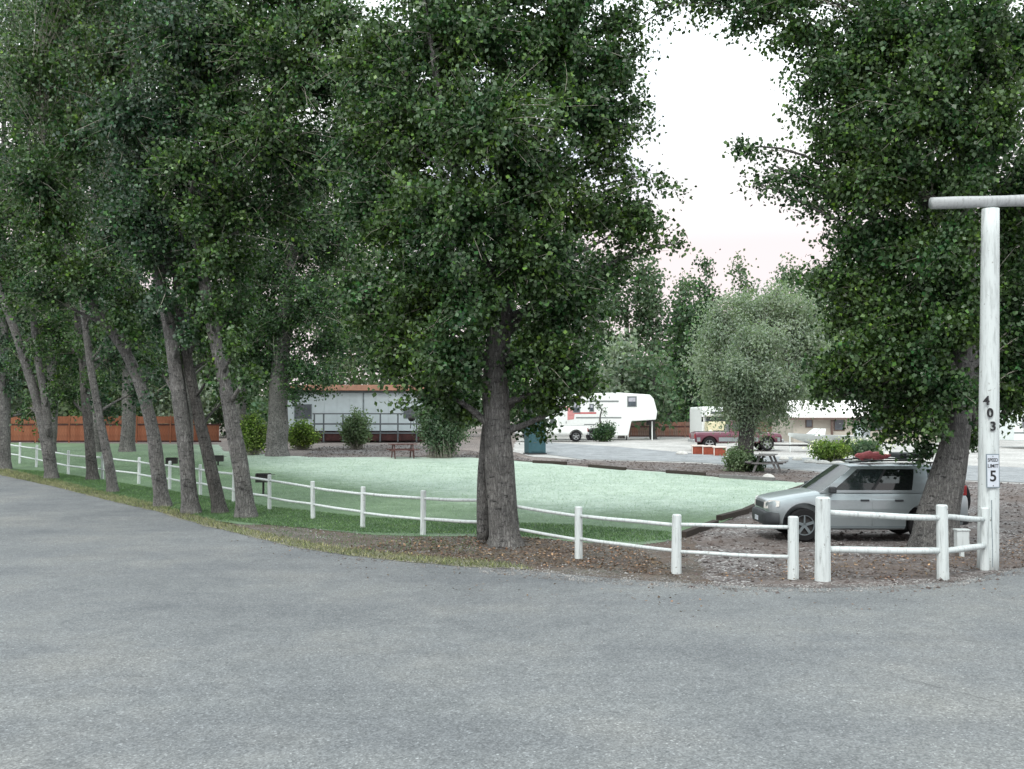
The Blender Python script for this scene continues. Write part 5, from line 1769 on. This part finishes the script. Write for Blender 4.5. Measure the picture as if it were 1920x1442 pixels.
def pickup(loc, rz, label, paint, band, glass):
    t = thing('pickup_truck', label, 'truck', loc, rz)
    st = [(-2.6, .55, 1.05, .85), (-2.5, .5, 1.1, .93), (-2, .5, 1.12, .95), (-.6, .48, 1.13, .95), (.6, .48, 1.12, .95), (1.4, .48, 1.1, .95), (2.2, .5, 1.06, .94), (2.5, .52, 1.0, .9), (2.58, .6, .92, .84)]
    lower_body(t, st, paint, arches=[(-1.75, .4, .5), (1.7, .4, .5)], cutw=1.2)
    MB().box(-2.4, -.55, -.7, .7, 1.08, 1.145).build('bed_floor', MT['black'], t)
    if band:
        for sy in (-1, 1):
            for x0_, x1_ in ((-1.2, 1.15), (-2.5, -2.3), (2.28, 2.45)):
                MB().box(x0_, x1_, min(sy * .968, sy * .955), max(sy * .968, sy * .955), .56, .80).build('silver_band', band, t)
    cabin(t, (-.55, 1.35, -.4, .75, 1.1, 1.76, .88, .72), paint, [(.1, .42, glass), (.5, .9, glass)] if not band else [(.08, .9, glass)], MT['glass_dark'], .04)
    for s in (-1, 1):
        for wx in (-1.75, 1.7): wheel(t, wx, s * .84, .4, .4, .24, s)
        for x0_, x1_ in ((-.53, 1.2),):
            MB().box(x0_, x0_ + .02, min(s * .962, s * .95), max(s * .962, s * .95), .6, 1.05).build('door_seam', MT['black'], t)
        MB().box(-2.63, -2.58, min(s * .9, s * .72), max(s * .9, s * .72), .75, 1.0).build('tail_light', MT['redlamp'], t)
        MB().box(2.52, 2.6, min(s * .8, s * .5), max(s * .8, s * .5), .75, .92).build('headlight', MT['lamp'], t)
    MB().box(-2.72, -2.6, -.9, .9, .5, .68).build('bumper', MT['alloy'], t, bevel=.03)
    MB().box(2.56, 2.7, -.9, .9, .5, .7).build('bumper', MT['alloy'], t, bevel=.03)
    return t


pb = P(1330, 846)
pickup(Vector((at(1305, 840, pb.y).x + 2.55, pb.y + .9, H(0, pb.y + .9))), 0, 'maroon and silver pickup truck half hidden by the olive trunk', MT['maroon'], MT['silver'], MT['glass_dark'])
wpx = at(1080, 820, 72.6)
pickup(Vector((wpx.x - 1.75, 73.4, H(0, 73.4))), math.pi, 'white pickup truck parked in front of the tail of the white trailer', MT['rvwhite'], None, MT['glass_dark'])


def boat():
    b = P(1500, 850)
    d = b.y + 1.5
    xa = at(1478, 840, d).x
    L = (1622 - 1478) * mpp(d)
    t = thing('motor_boat', 'white motor boat with a grey lower hull on its trailer before the beige building', 'boat', (xa, d, H(0, d)), math.radians(3))
    z1 = at(1500, 817, d).z - t.location.z
    rows, m = [], 11
    vs = []
    n = 16
    for i in range(n):
        u = i / (n - 1)
        x = u * L
        w = 1.0 * (1 - (1 - u) ** 2.6) ** .6 if u < 1 else 1.0
        w = max(.02, w)
        keel = .42 + .55 * (1 - min(1, u * 2.4)) ** 2
        sheer = z1 + .18 * (1 - u) ** 2
        for j in range(m):
            f = 2 * j / (m - 1) - 1
            z = keel + (sheer - keel) * abs(f) ** 1.6
            vs.append((x, f * w, z))
    fs = [(i * m + j, (i + 1) * m + j, (i + 1) * m + j + 1, i * m + j + 1) for i in range(n - 1) for j in range(m - 1)]
    fs.append(tuple((n - 1) * m + j for j in range(m)))
    mb = MB()
    mb.add(vs, fs)
    for i in range(n - 1): mb.add([vs[i * m], vs[i * m + m - 1], vs[(i + 1) * m + m - 1], vs[(i + 1) * m]], [(0, 1, 2, 3)])
    mb.mi = []
    for f in mb.f:
        zc = sum(mb.v[i][2] for i in f) / len(f)
        mb.mi.append(1 if zc < z1 - .38 else 0)
    mb.build('hull', [MT['boat'], MT['hull']], t, smooth=False)
    ws = MB()
    for s in (-1, 1):
        ws.add([(1.3, s * .75, z1), (1.9, s * .8, z1), (2.0, s * .7, z1 + .42), (1.75, s * .6, z1 + .42)], [(0, 1, 2, 3)])
    ws.add([(1.2, -.7, z1), (1.2, .7, z1), (1.72, .58, z1 + .42), (1.72, -.58, z1 + .42)], [(0, 1, 2, 3)])
    ws.build('windshield', MT['boat'], t)
    MB().box(L - .05, L + .35, -.2, .2, z1 - .5, z1 + .35).build('outboard_motor', MT['hull'], t, bevel=.06)
    for s in (-1, 1): MB().box(.4, L - .3, s * .6 - .04, s * .6 + .04, .34, .42).build('trailer_rail', MT['iron'], t)
    MB().obox((-1.0, 0, .4), (.6, 0, .38), .08, .08).build('tow_bar', MT['iron'], t)
    MB().obox((.1, 0, .0), (.1, 0, 1.0), .06, .06).build('winch_post', MT['boat'], t)
    for s in (-1, 1): wheel(t, L * .62, s * .85, .3, .3, .18, s)


boat()


def travel_trailer():
    d = 62
    a = at(1902, 850, d)
    t = thing('travel_trailer', 'pale blue white travel trailer at the right edge behind the gate post', 'trailer', (a.x, d, H(0, d)))
    prof = [(0, .5), (0.05, 1.6), (.35, 2.6), (6.5, 2.65), (6.7, 2.3), (6.7, .5)]
    n = 6
    mb = MB()
    mb.add([(x, y, z) for y in (0, 2.3) for x, z in prof], [tuple(reversed(range(n))), tuple(range(n, 2 * n))] + [((i + 1) % n, n + (i + 1) % n, n + i, i) for i in range(n)])
    mb.build('body', MT['boat'], t, bevel=.05)
    f = MB().box(.5, 1.5, -.03, -.002, 1.3, 2.0).build('window', MT['rvgrey'], t)
    MB().box(.57, 1.43, -.04, -.032, 1.37, 1.93).build('pane', MT['winglass'], f)
    MB().box(0, 6.7, -.014, -.001, .95, 1.05).build('stripe', MT['rvgrey'], t)
    for x in (3.2, 4.1): wheel(t, x, .02, .34, .34, .2, -1)


travel_trailer()

# portable toilet in teal plastic
pt = P(1003, 851)
wc = thing('portable_toilet', 'teal portable toilet right of the centre trunk, under hanging leaves', 'toilet', pt, .25)
MB().box(-.5, .5, -.5, .5, .06, 2.05).build('cabin', MT['teal'], wc, bevel=.03)
MB().box(-.56, .56, -.56, .56, 2.055, 2.14).build('roof', MT['teal'], wc, bevel=.04)
dd = MB().box(-.36, .36, -.53, -.503, .14, 1.95).build('door', MT['teal'], wc, bevel=.008)
MB().box(.24, .3, -.56, -.533, .98, 1.1).build('handle', MT['iron'], dd)
MB().box(-.55, .55, -.55, .55, 0, .057).build('skid', MT['plastic'], wc)

# three brick coloured blocks with pale edges in the lot
for px, py, lab in ((1308, 851, 'brick red planter block with white edges, left of three'), (1328, 852, 'brick red planter block, middle of three'), (1349, 854, 'brick red planter block, nearest the olive trunk')):
    b = P(px, py)
    r = thing('planter_block', lab, 'planter', b, random.uniform(-.1, .1), 'red blocks beside the pickup')
    MB().box(-.3, .3, -.25, .25, 0.0, .42).build('face', MT['terra'], r)
    MB().box(-.36, .36, -.3, .3, .423, .5).build('rim', MT['terra_edge'], r, bevel=.01)
    for s in (-1, 1): MB().box(s * .33 - .025, s * .33 + .025, -.28, -.253, 0, .42).build('edge', MT['terra_edge'], r)
# low white stones bordering the lot beds
ROCKS = ['whitish rock left of the red planter blocks', 'whitish rock between the planter blocks and the olive tree', 'whitish rock at the left end of the leafy flower clump', 'whitish rock below the left flower clump', 'whitish rock below the gap between the flower clumps',
         'whitish rock below the right flower clump', 'whitish rock just left of the bundle on the car roof', 'whitish rock right behind the bundle on the car roof', 'whitish rock at the lane edge under the bow of the boat', 'whitish rock at the lane edge, right of the one under the bow', 'whitish rock at the lawn corner in front of the picnic table']
for i, (px, py) in enumerate([(1280, 852), (1372, 858), (1520, 868), (1545, 870), (1572, 871), (1600, 873), (1632, 874), (1660, 875), (1470, 862), (1495, 863), (1440, 897)]):
    b = P(px, py)
    rs = 0.22 if i < 8 else .16
    mb = MB()
    mb.tube([(0, 0, -.03), (0, 0, .05), (0.01, 0, .14), (.02, 0, .2)], [rs, rs * 1.1, rs * .85, rs * .3], 9, jit=.2, seed=i * 2.3)
    o = mb.build('white_rock', MT['stone_white'], None)
    o.location = b
    o.scale = (1.5, 1, .9)
    tag(o, ROCKS[i], 'rock', 'white rocks bordering the lane')
